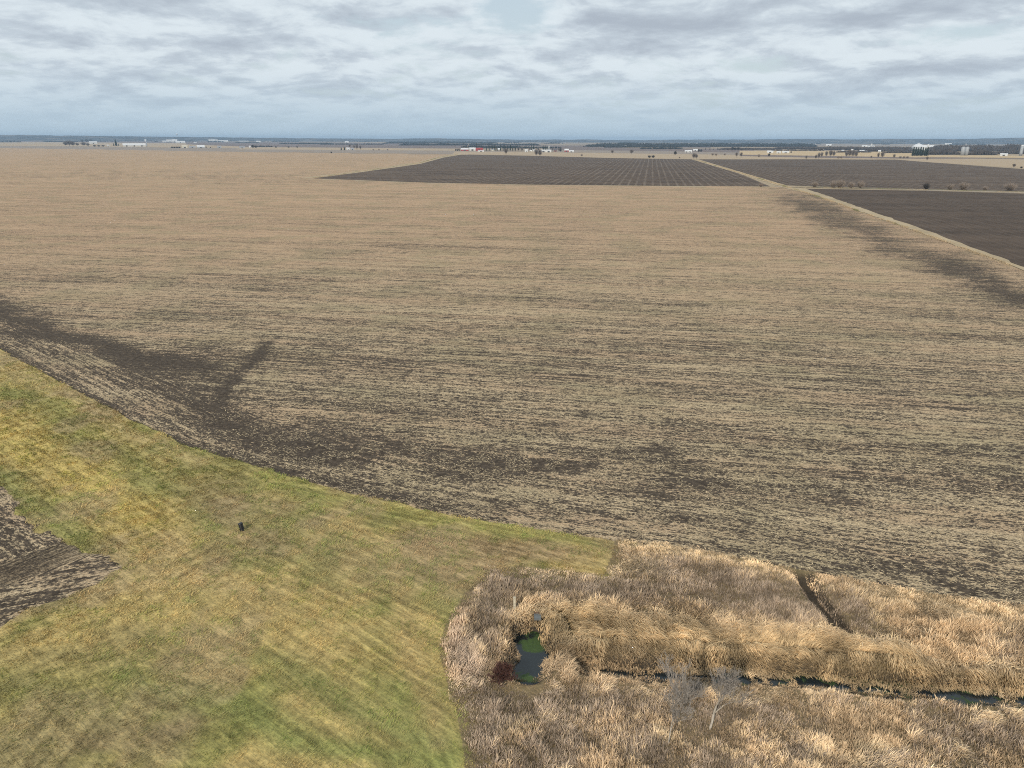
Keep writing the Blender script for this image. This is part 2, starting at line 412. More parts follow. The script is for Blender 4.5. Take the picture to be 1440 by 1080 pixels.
def both(su, sv, seed, det=3.0, r=.6, dist=0.0):
    a = rown(u, vv, su, sv, seed, det, r, dist); b = rown(rw[0], rw[1], su, sv, seed + 5, det, r, dist)
    mx = n.n('ShaderNodeMix', data_type='FLOAT'); n.put(mx.inputs[0], hd); n.put(mx.inputs[2], a); n.put(mx.inputs[3], b); return mx.outputs[0]
fl = both(1.5, 3.6, 0.0, 4.0, .72); row = both(.13, 1.05, 3.0, 3.0, .6, .3); wide = both(.02, .22, 7.0, 2.0, .5)
iso = n.noise(pos, 2.4, 4.0, .75)
far = rown(u, vv, .0022, .06, 9.0, 3.0)
blotch = n.noise(pos, .22, 4.0, .6)
fl2 = both(.42, 1.0, 13.0, 4.0, .75); line = both(.045, 1.35, 17.0, 2.0, .55, .2)
s_ = n.m('ADD', n.m('MULTIPLY', n.m('SUBTRACT', fl, .5), 1.95), n.m('MULTIPLY', n.m('SUBTRACT', iso, .5), 1.4))
s_ = n.m('ADD', s_, n.m('MULTIPLY', n.m('SUBTRACT', fl2, .5), 1.5))
s_ = n.m('ADD', s_, n.m('MULTIPLY', n.m('SUBTRACT', line, .5), .95))
s_ = n.m('ADD', s_, n.m('MULTIPLY', n.m('SUBTRACT', row, .5), .5))
s_ = n.m('ADD', s_, n.m('MULTIPLY', n.m('SUBTRACT', wide, .5), .45))
s_ = n.m('ADD', s_, n.m('MULTIPLY', n.m('SUBTRACT', blotch, .5), .35))
s_ = n.m('ADD', s_, n.m('MULTIPLY', n.m('SUBTRACT', far, .5), .42))
s_ = n.m('ADD', s_, cv)
straw = n.mix(n.sm(n.noise(pos, 5.0, 2.0), .35, .65), c4(.42, .315, .19), c4(.68, .54, .35))
straw = n.mix(n.sm(rown(u, vv, .01, .16, 20.0), .4, .62, 0, .45), straw, c4(.48, .32, .20))
straw = n.mix(n.m('MULTIPLY', n.sm(n.vm('LENGTH', pos), 110, 420), .7), straw, c4(.49, .325, .205))
straw = n.mix(n.sm(n.noise(pos, .045, 3.0), .45, .65, 0, .35), straw, c4(.30, .27, .15))
soil = n.mix(n.sm(n.noise(pos, 1.3, 3.0), .3, .7), c4(.055, .042, .031), c4(.115, .09, .066))
cc = n.mix(n.sm(s_, .33, .67), soil, straw)
n.bsdf(cc, height=s_, strength=0.9, dist=0.16)
sheet('stubble_field', (sdr > -1.5) & (GPY < 1100) & (GPY > 200), GZ + offs, m_st, {'cover': cover, 'head': head,
      'rows': np.stack([arc, sdw, 0 * arc], -1)}, 'huge field of pale corn stubble with darker bare soil patches near its curved edge')

# ---- small tilled patch at the left
ins = inpoly(PXF, PYF, PATCH)
sdp = segdist(GX, GY, world_line(PATCH), True)[0] * np.where(ins, 1, -1) + 2.6 * (fbm(GX, GY, .45, 90, 4) - .5)
a_ = rad(-34)
pu = GX * math.cos(a_) + GY * math.sin(a_); pv = -GX * math.sin(a_) + GY * math.cos(a_)
a2 = rad(17); pu2 = GX * math.cos(a2) + GY * math.sin(a2); pv2 = -GX * math.sin(a2) + GY * math.cos(a2)
hd2 = sstep(PYF + .35 * PXF, 790, 830)
sheet('tilled_patch', (sdp > -1.5) & (GPX < 400) & (GPY < 1100), GZ + np.clip(sdp * .1, -.12, .05), m_st,
      {'cover': .36 + .12 * (fbm(GX, GY, .2, 95) - .5) + .10 * sstep(sdp, 3, 0), 'head': np.ones_like(GX),
       'rows': np.stack([pu * (1 - hd2) + pu2 * hd2, pv * (1 - hd2) + pv2 * hd2, 0 * pu], -1)},
      'small wedge of tilled corn stubble at the left edge inside the meadow')

# ------------------------------------------------------------------ far fields: sheets a little above one another
def field_mat(name, c1, c2, stripe=0.0, period=8.0, streak=True, c3=None):
    m_, n = new_mat(name)
    pos = n.n('ShaderNodeNewGeometry').outputs['Position']; p = n.sep(pos)
    u = n.m('SUBTRACT', n.m('MULTIPLY', p[0], ca), n.m('MULTIPLY', p[1], sa)); vv = n.m('ADD', n.m('MULTIPLY', p[0], sa), n.m('MULTIPLY', p[1], ca))
    a = n.noise(n.comb(n.m('MULTIPLY', u, .006), n.m('MULTIPLY', vv, .03)), 1.0, 5.0, .6)
    b = n.noise(n.comb(n.m('MULTIPLY', u, .25), n.m('MULTIPLY', vv, .12)), 1.0, 3.0, .6)
    fine = n.noise(pos, 1.2, 3.0, .65); tex = n.noise(n.comb(n.m('MULTIPLY', u, .10), n.m('MULTIPLY', vv, .035)), 1.0, 4.0, .7)
    f = n.m('ADD', n.m('MULTIPLY', a, .45), n.m('ADD', n.m('MULTIPLY', b, .2), n.m('ADD', n.m('MULTIPLY', fine, .15), n.m('MULTIPLY', tex, .25))))
    cc = n.mix(n.sm(f, .38, .62), c4(*c1), c4(*c2))
    if stripe:
        wv = n.n('ShaderNodeTexWave', wave_type='BANDS', bands_direction='X', wave_profile='SIN')
        n.put(wv.inputs['Vector'], n.comb(n.m('ADD', u, n.m('MULTIPLY', b, 2.0)), n.m('MULTIPLY', vv, .004)))
        wv.inputs['Scale'].default_value = 2 * math.pi / 20 / period; wv.inputs['Distortion'].default_value = 1.2
        wv.inputs['Detail'].default_value = 2.0; wv.inputs['Detail Scale'].default_value = 2.0
        k = n.m('MULTIPLY', n.sm(n.m('ADD', wv.outputs[1], n.m('MULTIPLY', n.m('SUBTRACT', tex, .5), .9)), .72, 1.05, 0, stripe), n.sm(n.noise(n.comb(n.m('MULTIPLY', u, .012), n.m('MULTIPLY', vv, .006), 4.0), 1.0, 3.0), .36, .58, .5, 1.0))
        cc = n.mix(k, cc, c4(*(c3 or c2)))
    n.bsdf(cc, height=fine, strength=.5, dist=.2)
    return m_

M_PLOUGH = field_mat('ploughed_soil', (.058, .041, .030), (.125, .090, .064), .5, 8.5, c3=(.25, .20, .155))
M_PLOUGH2 = field_mat('ploughed_soil_plain', (.056, .040, .029), (.105, .075, .054), .25, 5.0, c3=(.17, .135, .10))
M_TAN = field_mat('pale_stubble', (.36, .275, .185), (.44, .34, .225))
M_GREYTAN = field_mat('grey_stubble', (.25, .205, .165), (.31, .255, .205))
M_MAUVE = field_mat('dark_stubble', (.15, .112, .098), (.20, .155, .135))
M_GOLD = field_mat('golden_stubble', (.46, .34, .19), (.54, .405, .24))
M_VERGE = field_mat('dry_verge', (.32, .25, .155), (.45, .36, .235))
M_TRACK = field_mat('gravel_track', (.34, .28, .21), (.42, .35, .27))
M_GREEN = field_mat('winter_green', (.15, .13, .085), (.22, .185, .12))
LAYER = [0]
def patch(name, pts, mat, label, dz=None, wiggle=0.0):
    LAYER[0] += 1
    z = dz if dz is not None else 0.06 + 0.005 * LAYER[0]
    P_ = []
    for i, (a, b) in enumerate(pts):
        q = at(a, b); q2 = at(*pts[(i + 1) % len(pts)])
        k = max(1, int(min(60, (q2 - q).length / 7))) if wiggle else 1
        for j in range(k):
            t = j / k; e_ = q.lerp(q2, t)
            P_.append((e_.x + random.uniform(-wiggle, wiggle), e_.y + random.uniform(-wiggle, wiggle) * 2, z))
    o = mesh_py(name, P_, [list(range(len(P_)))], mat)
    return tag(o, label, name.replace('_', ' '), kind='structure')

# distant mosaic first (lowest)
patch('distant_field', [(-700, 194.5), (0, 196.5), (170, 198), (300, 199.3), (300, 203), (0, 201), (-700, 198)], M_MAUVE, 'dull brown field on the far left beyond the bare trees')
patch('distant_field', [(-700, 198), (0, 199.3), (95, 200), (330, 202), (340, 208), (0, 205), (-700, 201)], M_TAN, 'pale tan field behind the long white barn at far left')
patch('distant_field', [(-900, 202), (0, 205), (330, 208.4), (470, 209), (470, 214.5), (330, 213.6), (200, 211.5), (0, 208.6), (-900, 204)], M_GREYTAN, 'grey tan stubble strip at the far left edge of the big field')
patch('distant_field', [(262, 199.5), (420, 200), (650, 202.6), (650, 209), (480, 207.6), (360, 206.8), (262, 203)], M_MAUVE, 'mauve brown field behind the small farm left of the middle')
patch('distant_field', [(345, 207), (470, 207.6), (645, 209), (645, 212), (470, 210.8), (330, 210)], M_TAN, 'thin cream field strip behind the small farm')
patch('distant_field', [(330, 210), (470, 210.8), (660, 212), (760, 214), (760, 217), (650, 216.6), (440, 214.5), (330, 213)], M_GREYTAN, 'grey strip of stubble before the small farm')
patch('distant_field', [(640, 213), (760, 214), (980, 217), (1290, 221), (1460, 225), (1460, 238), (1310, 228.5), (1260, 224.5), (975, 224), (860, 222.3), (745, 219), (650, 217.5), (636, 216.5)], M_TAN, 'pale cream field between the farms and the ploughed field')
patch('distant_field', [(770, 205), (900, 208.5), (1060, 210), (1060, 213), (960, 215), (770, 213)], M_MAUVE, 'brownish field in front of the blue wood')
patch('distant_field', [(760, 210.5), (960, 213), (1100, 216), (1100, 218.5), (900, 216), (760, 213.5)], M_GREYTAN, 'grey field strip behind the lone round trees')
patch('distant_field', [(1040, 212), (1180, 212.5), (1290, 215), (1290, 222), (1180, 220.5), (1040, 217.5)], M_GOLD, 'golden field behind the right hand bare trees')
patch('distant_field', [(1040, 217.5), (1180, 219.5), (1290, 221.5), (1440, 221), (1440, 223), (1290, 223.3), (1150, 221.8), (1040, 219.5)], M_MAUVE, 'thin brown strip along the right hand bare trees')
patch('distant_field', [(1290, 218), (1560, 220), (1560, 223), (1290, 221)], M_GOLD, 'golden field in front of the large wood')
patch('distant_field', [(1060, 204.3), (1440, 207), (1440, 205), (1060, 202.6)], M_GREYTAN, 'pale field strip far behind the right hand trees')
patch('distant_field', [(560, 204), (1000, 208), (1000, 206.6), (560, 202.7)], M_MAUVE, 'brown strip far behind the red roofed farm')
# the near fields of the survey grid
patch('ploughed_field', [(432, 250.6), (500, 242.6), (535, 237.8), (590, 230), (622, 221.4), (642, 218.2), (660, 217.4), (745, 219), (860, 222.3), (975, 224.2), (1030, 240), (1083, 262.2), (900, 261), (745, 259.6), (600, 256.8)],
      M_PLOUGH, 'dark ploughed field in the middle with pale converging rows')
patch('ploughed_field', [(983, 224.2), (1120, 224), (1260, 224.6), (1310, 228.5), (1440, 238), (1700, 252), (1700, 279), (1440, 269.5), (1200, 263.5), (1104, 260.6)],
      M_PLOUGH, 'brown ploughed field right of the grassy lane')
patch('ploughed_field', [(1128, 265.4), (1300, 268.4), (1440, 272.4), (1800, 284), (1900, 540), (1560, 418), (1440, 376), (1400, 361), (1340, 339), (1280, 317), (1210, 293), (1160, 275)],
      M_PLOUGH2, 'plain dark field at the right edge beside the verge')
patch('grass_lane', [(972, 224), (979, 224), (1042, 242), (1112, 262.6), (1100, 263.2), (1034, 242.6)], M_VERGE, 'straw coloured grass lane between the two ploughed fields', wiggle=1.0)
patch('farm_track', [(1088, 262.4), (1200, 264.2), (1440, 270.4), (1800, 280), (1800, 283), (1440, 271.6), (1200, 265.2), (1100, 263.6)], M_TRACK, 'pale farm track running right beneath the roadside shrubs')
patch('dry_verge', [(1150, 262.4), (1300, 266), (1440, 269), (1440, 270.6), (1300, 267.2), (1100, 263.4)], M_GREEN, 'dull green verge of the farm track', wiggle=.5)
patch('field_verge', [(420, 250.8), (500, 241.0), (535, 236.0), (588, 228.2), (618, 219.9), (640, 216.6), (652, 216.4), (646, 218), (624, 221.6), (592, 230.4), (537, 238.2), (502, 243), (440, 251)], M_VERGE, 'pale grass verge along the slanting left side of the ploughed field', wiggle=.4)
patch('field_verge', [(1098, 263), (1130, 265), (1162, 275), (1212, 293), (1282, 317), (1342, 339), (1402, 361), (1442, 376), (1562, 418), (1900, 540), (1900, 570), (1556, 430), (1439, 380.6), (1398, 365.4), (1338, 343.4), (1278, 321.4), (1208, 297), (1152, 276.6)],
      M_VERGE, 'straw verge between the big stubble field and the dark field', wiggle=.9)

# ------------------------------------------------------------------ water
m_water, n = new_mat("ditch_water")
pos = n.n('ShaderNodeNewGeometry').outputs['Position']
alg = n.m('ADD', n.noise(pos, .9, 6.0, .7, .5), n.m('MULTIPLY', n.attr('algae', 2), .55))
k = n.sm(alg, .58, .74)
cw = n.mix(k, c4(.012, .018, .020), n.mix(n.noise(pos, 4.0, 3.0), c4(.020, .036, .012), c4(.065, .115, .022)))
rf = n.m('ADD', n.m('MULTIPLY', k, .7), .06)
n.bsdf(cw, rf, .5, height=n.noise(pos, 3.0, 2.0), strength=.08, dist=.05)
WZ = -1.2
xs, ys = np.meshgrid(np.arange(-6, 75, .5), np.arange(38, 62, .5))
dd, dp, dg, ga = ditch_fields(xs, ys)
keep = (np.minimum(dd, dp) < 3.4)
ix = np.arange(xs.size).reshape(xs.shape); q = np.stack([ix[:-1, :-1], ix[:-1, 1:], ix[1:, 1:], ix[1:, :-1]], -1)[keep[:-1, :-1]]
us = np.unique(q); rm = np.full(xs.size, -1); rm[us] = np.arange(len(us))
wpx, wpy = proj(xs, ys, np.full(xs.shape, WZ))
alga = .75 * stroke(wpx, wpy, [(762, 900), (752, 908)], 18, 12) + .6 * stroke(wpx, wpy, [(742, 952), (736, 950)], 14, 7) + .13 * stroke(wpx, wpy, [(1060, 955), (1240, 972), (1440, 986)], 40, 12) + .18 * sstep(np.minimum(dd, dp - .7), .1, .9)- .35 * stroke(wpx, wpy, [(745, 930), (770, 925)], 25, 12)
o = mesh_np('water', np.stack([xs.ravel()[us], ys.ravel()[us], np.full(len(us), WZ)], -1), rm[q].ravel(), np.full(len(q), 4), m_water, attrs={'algae': alga.ravel()[us]})
tag(o, 'dark still water of the narrow ditch and its small pool with green algae', 'water', kind='structure')

# ------------------------------------------------------------------ blades: grass and reeds
def leaf_mat(name, transl=.25):
    m_, n = new_mat(name)
    b = n.bsdf(n.attr('Col'), .85, .15)
    return m_
M_LEAF = leaf_mat('dry_leaf')

def blade_mesh(name, x, y, z, az, lean, L, wd, c0, c1, label, cat, bend=.35):
    """each blade: a folded strip of one quad and a tip, bending along az"""
    k = len(x)
    base = np.stack([x, y, z], -1)
    dh = np.stack([np.sin(az), np.cos(az), np.zeros(k)], -1)
    def along(t, ln):  return dh * np.sin(ln)[:, None] * t[:, None] + np.array([0, 0, 1.0]) * (np.cos(ln) * t)[:, None]
    mid = base + along(L * .55, lean * (1 - bend)); tip = mid + along(L * .45, np.minimum(lean * (1 + bend) + .15, 1.9))
    pa = az + math.pi / 2 + RNG.normal(0, .7, k)
    sd = np.stack([np.sin(pa), np.cos(pa), np.zeros(k)], -1) * wd[:, None] * .5
    V = np.stack([base - sd * .7, base + sd * .7, mid + sd, mid - sd, tip], 1).reshape(-1, 3)
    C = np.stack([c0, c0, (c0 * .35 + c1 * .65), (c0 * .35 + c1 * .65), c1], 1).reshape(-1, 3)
    i0 = np.arange(k)[:, None] * 5
    F = np.concatenate([i0 + np.array([[0, 1, 2, 3]]), i0 + np.array([[3, 2, 4]])], 1).ravel()
    o = mesh_np(name, V, F, np.tile([4, 3], k), M_LEAF, attrs={'Col': C})
    return tag(o, label, cat, kind='stuff')

def scatter(nn, x0, x1, y0, y1):
    return RNG.uniform(x0, x1, nn), RNG.uniform(y0, y1, nn)

# meadow grass
x, y = scatter(1500000, -135, 30, 34, 165)
px, py = proj(x, y, np.zeros_like(x))
ok = (px > -70) & (px < 900) & (py < 1130) & (py > 380)
x, y, px, py = x[ok], y[ok], px[ok], py[ok]
r = np.hypot(x, y)
jag = fbm(x, y, .35, 40, 4)
sdE = segdist(x, y, EDGE_W)[0]
inF = inpoly(px, py, field_poly); inP = inpoly(px, py, PATCH); inR = inpoly(px, py, REED)
sdP = segdist(x, y, world_line(PATCH), True)[0] * np.where(inP, 1, -1) + 2.6 * (fbm(x, y, .45, 90, 4) - .5)
sdF = sdE * np.where(inF, 1, -1) + 1.1 * (jag - .5)
# the far part needs fewer blades: they are wider there
inR = inR & (segdist(px, py, REED, True)[0] > 3 + 16 * RNG.random(len(x)))
keep = (sdF < .25) & (sdP < .3) & (~inR) & (RNG.random(len(x)) < np.clip(80.0 / r, .35, 1) ** 1.2)
clump = fbm(x, y, .9, 101, 3)
keep &= RNG.random(len(x)) < sstep(clump, .22, .5) * .75 + .25
x, y, px, py, r, clump, sdP, sdF = [a[keep] for a in (x, y, px, py, r, clump, sdP, sdF)]
k = len(x); print('grass blades', k)
C = meadow_colour(px, py, x, y)
ca2, sa2 = math.cos(rad(-38)), math.sin(rad(-38))
strk = streaks(x, y, px, py)
tuft = sstep(fbm(x, y, 1.4, 150, 3), .35, .65)
C = C * (1 + (tuft - .5)[:, None] * np.array((.22, .10, .05)))
gr_ = sstep(fbm(x, y, .55, 160, 4), .47, .62)
C = C * (1 + gr_[:, None] * (np.array((.66, .90, .60)) - 1) * .75)
C = C * (0.62 + .88 * sstep(.72 * clump + .28 * strk, .22, .78))[:, None] * RNG.uniform(.75, 1.3, k)[:, None]  # mowing streaks, plus crevice shade between the tufts painted into the blade colour
dry = RNG.random(k) < .22
C[dry] = C[dry] * .5 + np.array((.36, .29, .15)) * .5
az = rad(110) + 2.2 * (fbm(x, y, .09, 120, 3) - .5) * 2 + RNG.normal(0, .5, k)
L = RNG.uniform(.08, .24, k) * (.7 + .9 * sstep(clump, .35, .65))
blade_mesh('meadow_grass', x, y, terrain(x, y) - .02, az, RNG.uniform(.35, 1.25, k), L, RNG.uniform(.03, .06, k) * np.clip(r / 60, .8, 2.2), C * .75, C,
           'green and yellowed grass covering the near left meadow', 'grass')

# reeds and dead weeds round the ditch
x, y = scatter(1250000, -12, 75, 34, 84)
px, py = proj(x, y, np.zeros_like(x))
ok = (px < 1560) & (py < 1150)
x, y, px, py = x[ok], y[ok], px[ok], py[ok]
jx = px + 34 * (fbm(x, y, .5, 9, 4) - .5); jy = py + 10 * (fbm(x, y, .6, 19, 3) - .5)
inR = inpoly(jx, jy, REED)
dd, dp, dg, ga = ditch_fields(x, y)
wat = np.minimum(dd, dp - .8)
wl = fbm(x, y, .8, 12, 3) - .5
narrow = stroke(px, py, [(903, 945), (922, 948)], 16, 14) + stroke(px, py, [(1235, 966), (1250, 975)], 12, 10) + stroke(px, py, [(1380, 978), (1400, 985)], 12, 12)
keep = inR & (wat + .6 * narrow > .50 + 1.9 * wl + 1.0 * (fbm(x, y, .22, 15, 2) - .5)) & (dg > .55 + .6 * wl)
x, y, px, py, dd, dp, dg, wat = [a[keep] for a in (x, y, px, py, dd, dp, dg, wat)]
k = len(x)
wx = px + 22 * (fbm(x, y, .16, 201, 4) - .5) * 2; wy = py + 16 * (fbm(x, y, .16, 205, 4) - .5) * 2
S = lambda pts, a, b=None: stroke(wx, wy, pts, a, b)
north = segdist(x, y, DITCH_W)[0]
above = py < np.interp(px, [p_[0] for p_ in DITCH], [p_[1] for p_ in DITCH])
weed = np.clip(.55 * sstep(fbm(x, y, .45, 231, 3), .45, .6) * sstep(py, 965, 990) + 1.0 * S([(700, 815), (760, 825), (860, 830), (960, 838), (1080, 858), (1140, 870)], 50, 20) + .9 * S([(960, 800), (1100, 835), (1150, 860)], 60, 16)
               + 1.0 * S([(690, 850), (690, 895)], 28, 26) + .8 * S([(700, 985), (850, 990), (1000, 1000)], 90, 16) + .9 * S([(690, 1000), (660, 1060), (760, 1060)], 50, 30)
               + .7 * S([(1210, 860), (1230, 930)], 26, 30) + .6 * S([(1380, 1040), (1330, 1010), (1440, 900)], 30, 22) + .8 * S([(900, 1060), (1050, 1075)], 50, 16)
               + .5 * sstep(fbm(x, y, .18, 230, 3), .5, .65) * sstep(py, 950, 1000) , 0, 1)
straw = np.clip(1.0 * S([(870, 765), (960, 780), (1060, 790)], 40, 11) + 1.0 * S([(750, 815), (820, 815), (870, 800)], 50, 10) + .7 * S([(1240, 830), (1330, 850), (1460, 880)], 40, 16), 0, 1)
patchy = sstep(fbm(x, y, .28, 236, 4), .50, .60)
lodge2 = patchy * (1 - weed * .5)
lodge = np.clip(1.2 * S([(790, 880), (900, 890), (1000, 905), (1100, 915), (1215, 930)], 60, 24) + .9 * S([(1240, 935), (1340, 950), (1460, 960)], 50, 16), 0, 1) * above
pinkish = S([(640, 900), (660, 960), (680, 1000)], 22, 40)
cn = fbm(x, y, .8, 220, 3)
# light/dark clumps: a jittered cell pattern decides height, colour and lean of each clump
def cells(x, y, s, seed):
    X, Y = x / s, y / s; xi, yi = np.floor(X).astype(np.int64), np.floor(Y).astype(np.int64)
    best = np.full(x.shape, 9.0); bx = np.zeros(x.shape); by = np.zeros(x.shape); bi = np.zeros(x.shape)
    for ox in (-1, 0, 1):
        for oy in (-1, 0, 1):
            cx = xi + ox + hsh(xi + ox, yi + oy, seed); cy = yi + oy + hsh(xi + ox, yi + oy, seed + 1)
            q_ = np.hypot(X - cx, Y - cy); m_ = q_ < best
            best = np.where(m_, q_, best); bx = np.where(m_, X - cx, bx); by = np.where(m_, Y - cy, by); bi = np.where(m_, hsh(xi + ox, yi + oy, seed + 2), bi)
    return best, bx * s, by * s, bi
cd, cx, cy, ci = cells(x, y, .8, 300)
prob = np.clip(1.0 - .5 * cd - .12 * weed, .12, 1) * np.clip(.4 + segdist(px, py, REED, True)[0] / 14, 0, 1)
sel = RNG.random(k) < prob * .78
(x, y, px, py, dd, dp, dg, wat, weed, straw, lodge, lodge2, pinkish, cn, cd, cx, cy, ci, wx, wy) = [a[sel] for a in (x, y, px, py, dd, dp, dg, wat, weed, straw, lodge, lodge2, pinkish, cn, cd, cx, cy, ci, wx, wy)]
above = above[sel]; edge_d = segdist(px, py, REED, True)[0]; k = len(x); print('reed blades', k)
TAN, STRAWC, PINK, WEED, OLIVE = [np.array(c) for c in ((.72, .525, .325), (.90, .69, .43), (.76, .575, .42), (.40, .31, .23), (.40, .33, .18))]
mid_ = sstep(fbm(x, y, .62, 520, 3), .3, .7)
C = np.zeros((k, 3)) + TAN
C = lerpc(C, (.46, .335, .21), sstep(fbm(x, y, .25, 250, 4), .45, .62) * .8)
C = lerpc(C, STRAWC, np.clip(straw + .75 * lodge2 * sstep(py, 960, 990), 0, 1) * .9); C = lerpc(C, PINK, pinkish * .9)
C = lerpc(C, OLIVE, .6 * stroke(wx, wy, [(1215, 860), (1240, 930)], 26, 22))
pick = RNG.random(k) < weed * .92
C[pick] = WEED * RNG.uniform(.7, 1.35, (pick.sum(), 1))
lightc = (ci > .62) & (weed > .2) & ~pick
C[lightc] = C[lightc] * .5 + STRAWC * .5
C = lerpc(C, (.72, .51, .27), lodge * .8)
C = C * (.70 + .58 * mid_)[:, None]
C = C * RNG.uniform(.80, 1.2, k)[:, None] * (.84 + .32 * ci)[:, None]
ang0 = np.arctan2(cx, cy)                                   # away from the clump's heart
flow = rad(95) + 5.2 * (fbm(x, y, .11, 260, 3) - .5) + 1.6 * (fbm(x, y, .35, 262, 2) - .5)
tow = rad(180) + 2.4 * (fbm(x, y, .2, 266, 2) - .5)          # lodged reeds hang towards the ditch
az = np.where(RNG.random(k) < lodge * .95, np.where(wat < 3.2, tow, flow), np.where(RNG.random(k) < .6, ang0, flow) + RNG.normal(0, 1.0, k)) + RNG.normal(0, .16, k)
az = np.where((lodge2 > .5) & (lodge < .4) & (RNG.random(k) < .75), flow + RNG.normal(0, .35, k), az)
lean = np.where(lodge > .4, RNG.uniform(.85, 1.35, k), np.where(lodge2 > .5, RNG.uniform(.45, 1.15, k), .10 + .28 * cd + RNG.uniform(0, .4, k)))
L = RNG.uniform(.8, 1.6, k) * (1.08 - .35 * cd) * (.80 + .36 * ci) * (.75 + .5 * sstep(fbm(x, y, .3, 280, 3), .35, .65))
L = L * np.clip(.22 + edge_d / 38, .22, 1) * np.where(py > 960, .68, .82); L = np.where(weed > .5, L * .85, L); L = np.where(lodge > .4, RNG.uniform(.8, 1.6, k), L)
south = ~above
L = np.where(south & (wat < 4.0), L * np.clip((wat - .2) / 4.0 + .5 * (mid_ - .5), .3, 1), L)
L = np.where(dg < 1.6, L * .7, L)
wd = RNG.uniform(.03, .066, k) * np.where(weed > .5, .72, 1.0)
L = L * (.62 + .42 * mid_)
L = np.where(wat < 3.0, L * np.clip(.45 + wat / 5.0, .45, 1), L)
fold = np.abs(fbm(x, y, .26, 290, 3) - .5) * 2
heave = np.where(lodge > .4, .65 * sstep(fold, 0.0, .22), 0) * np.clip((wat - 1.0) / 4.0, 0, 1)
C = C * np.where(lodge > .4, .72 + .36 * sstep(fold, 0, .12), 1.0)[:, None]  # shade in the creases of the lodged mats, put into the blade colour
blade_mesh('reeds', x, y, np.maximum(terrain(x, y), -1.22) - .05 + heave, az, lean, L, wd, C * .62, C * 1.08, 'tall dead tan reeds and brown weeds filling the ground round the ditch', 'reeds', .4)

# dry grass standing on the verges between the far fields
x, y = [], []
for a_, b2_ in ((VERGE_W, 1.7), (world_line([(976, 224), (1038, 242.4), (1106, 262.8)]), 2.2), (world_line([(440, 250.4), (536, 237), (590, 229.2), (620, 220.8), (644, 217)]), 2.2), (world_line([(1100, 263.2), (1200, 264.7), (1300, 267), (1440, 270.8), (1560, 274)]), 2.0)):
    for p0_, p1_ in zip(a_[:-1], a_[1:]):
        L_ = math.hypot(p1_[0] - p0_[0], p1_[1] - p0_[1]); k_ = int(L_ * 22); t_ = RNG.random(k_)
        nx_, ny_ = -(p1_[1] - p0_[1]) / L_, (p1_[0] - p0_[0]) / L_; of = RNG.normal(0, b2_ * .55, k_)
        x.append(p0_[0] + (p1_[0] - p0_[0]) * t_ + nx_ * of); y.append(p0_[1] + (p1_[1] - p0_[1]) * t_ + ny_ * of)
x = np.concatenate(x); y = np.concatenate(y); sel = fbm(x, y, .12, 480, 3) > .40; x, y = x[sel], y[sel]; k = len(x); r = np.hypot(x, y)
c_ = lerpc(np.zeros((k, 3)) + np.array((.56, .43, .27)), (.27, .26, .12), sstep(fbm(x, y, .03, 490, 3), .5, .65)) * RNG.uniform(.6, 1.2, (k, 1))
blade_mesh('verge_grass', x, y, np.full(k, .05), RNG.uniform(0, 6.28, k), RNG.uniform(.1, .8, k), RNG.uniform(.25, .75, k), RNG.uniform(.08, .16, k) * np.clip(r / 400, .8, 2), c_ * .7, c_,
           'dry grass tufts standing on the verges between the fields', 'verge grass')

# loose corn residue lying on the nearest part of the stubble
x, y = scatter(330000, -95, 75, 52, 150)
px, py = proj(x, y, np.zeros_like(x))
inF = inpoly(px, py, field_poly) & (px > -30) & (px < 1470)
sdE = segdist(x, y, EDGE_W)[0]
sel = inF & (sdE > .3) & (fbm(x, y, .5, 401, 3) > .42) & (RNG.random(len(x)) < np.clip((135 - np.hypot(x, y)) / 60, 0, 1))
x, y, sdE = x[sel], y[sel], sdE[sel]; k = len(x)
px, py = px[sel], py[sel]; r = np.hypot(x, y)
c_ = np.array((.66, .53, .34)) * RNG.uniform(.5, 1.25, (k, 1)) * np.array((1, 1, 1))
blade_mesh('corn_residue', x, y, terrain(x, y) + .05, RNG.choice([rad(100), rad(280)], k) + RNG.normal(0, .5, k), RNG.uniform(1.2, 1.55, k), RNG.uniform(.18, .5, k),
           RNG.uniform(.03, .065, k) * np.clip(r / 75, .8, 1.7), c_, c_, 'loose pale corn stalks lying on the near part of the stubble field', 'corn stalks', .05)

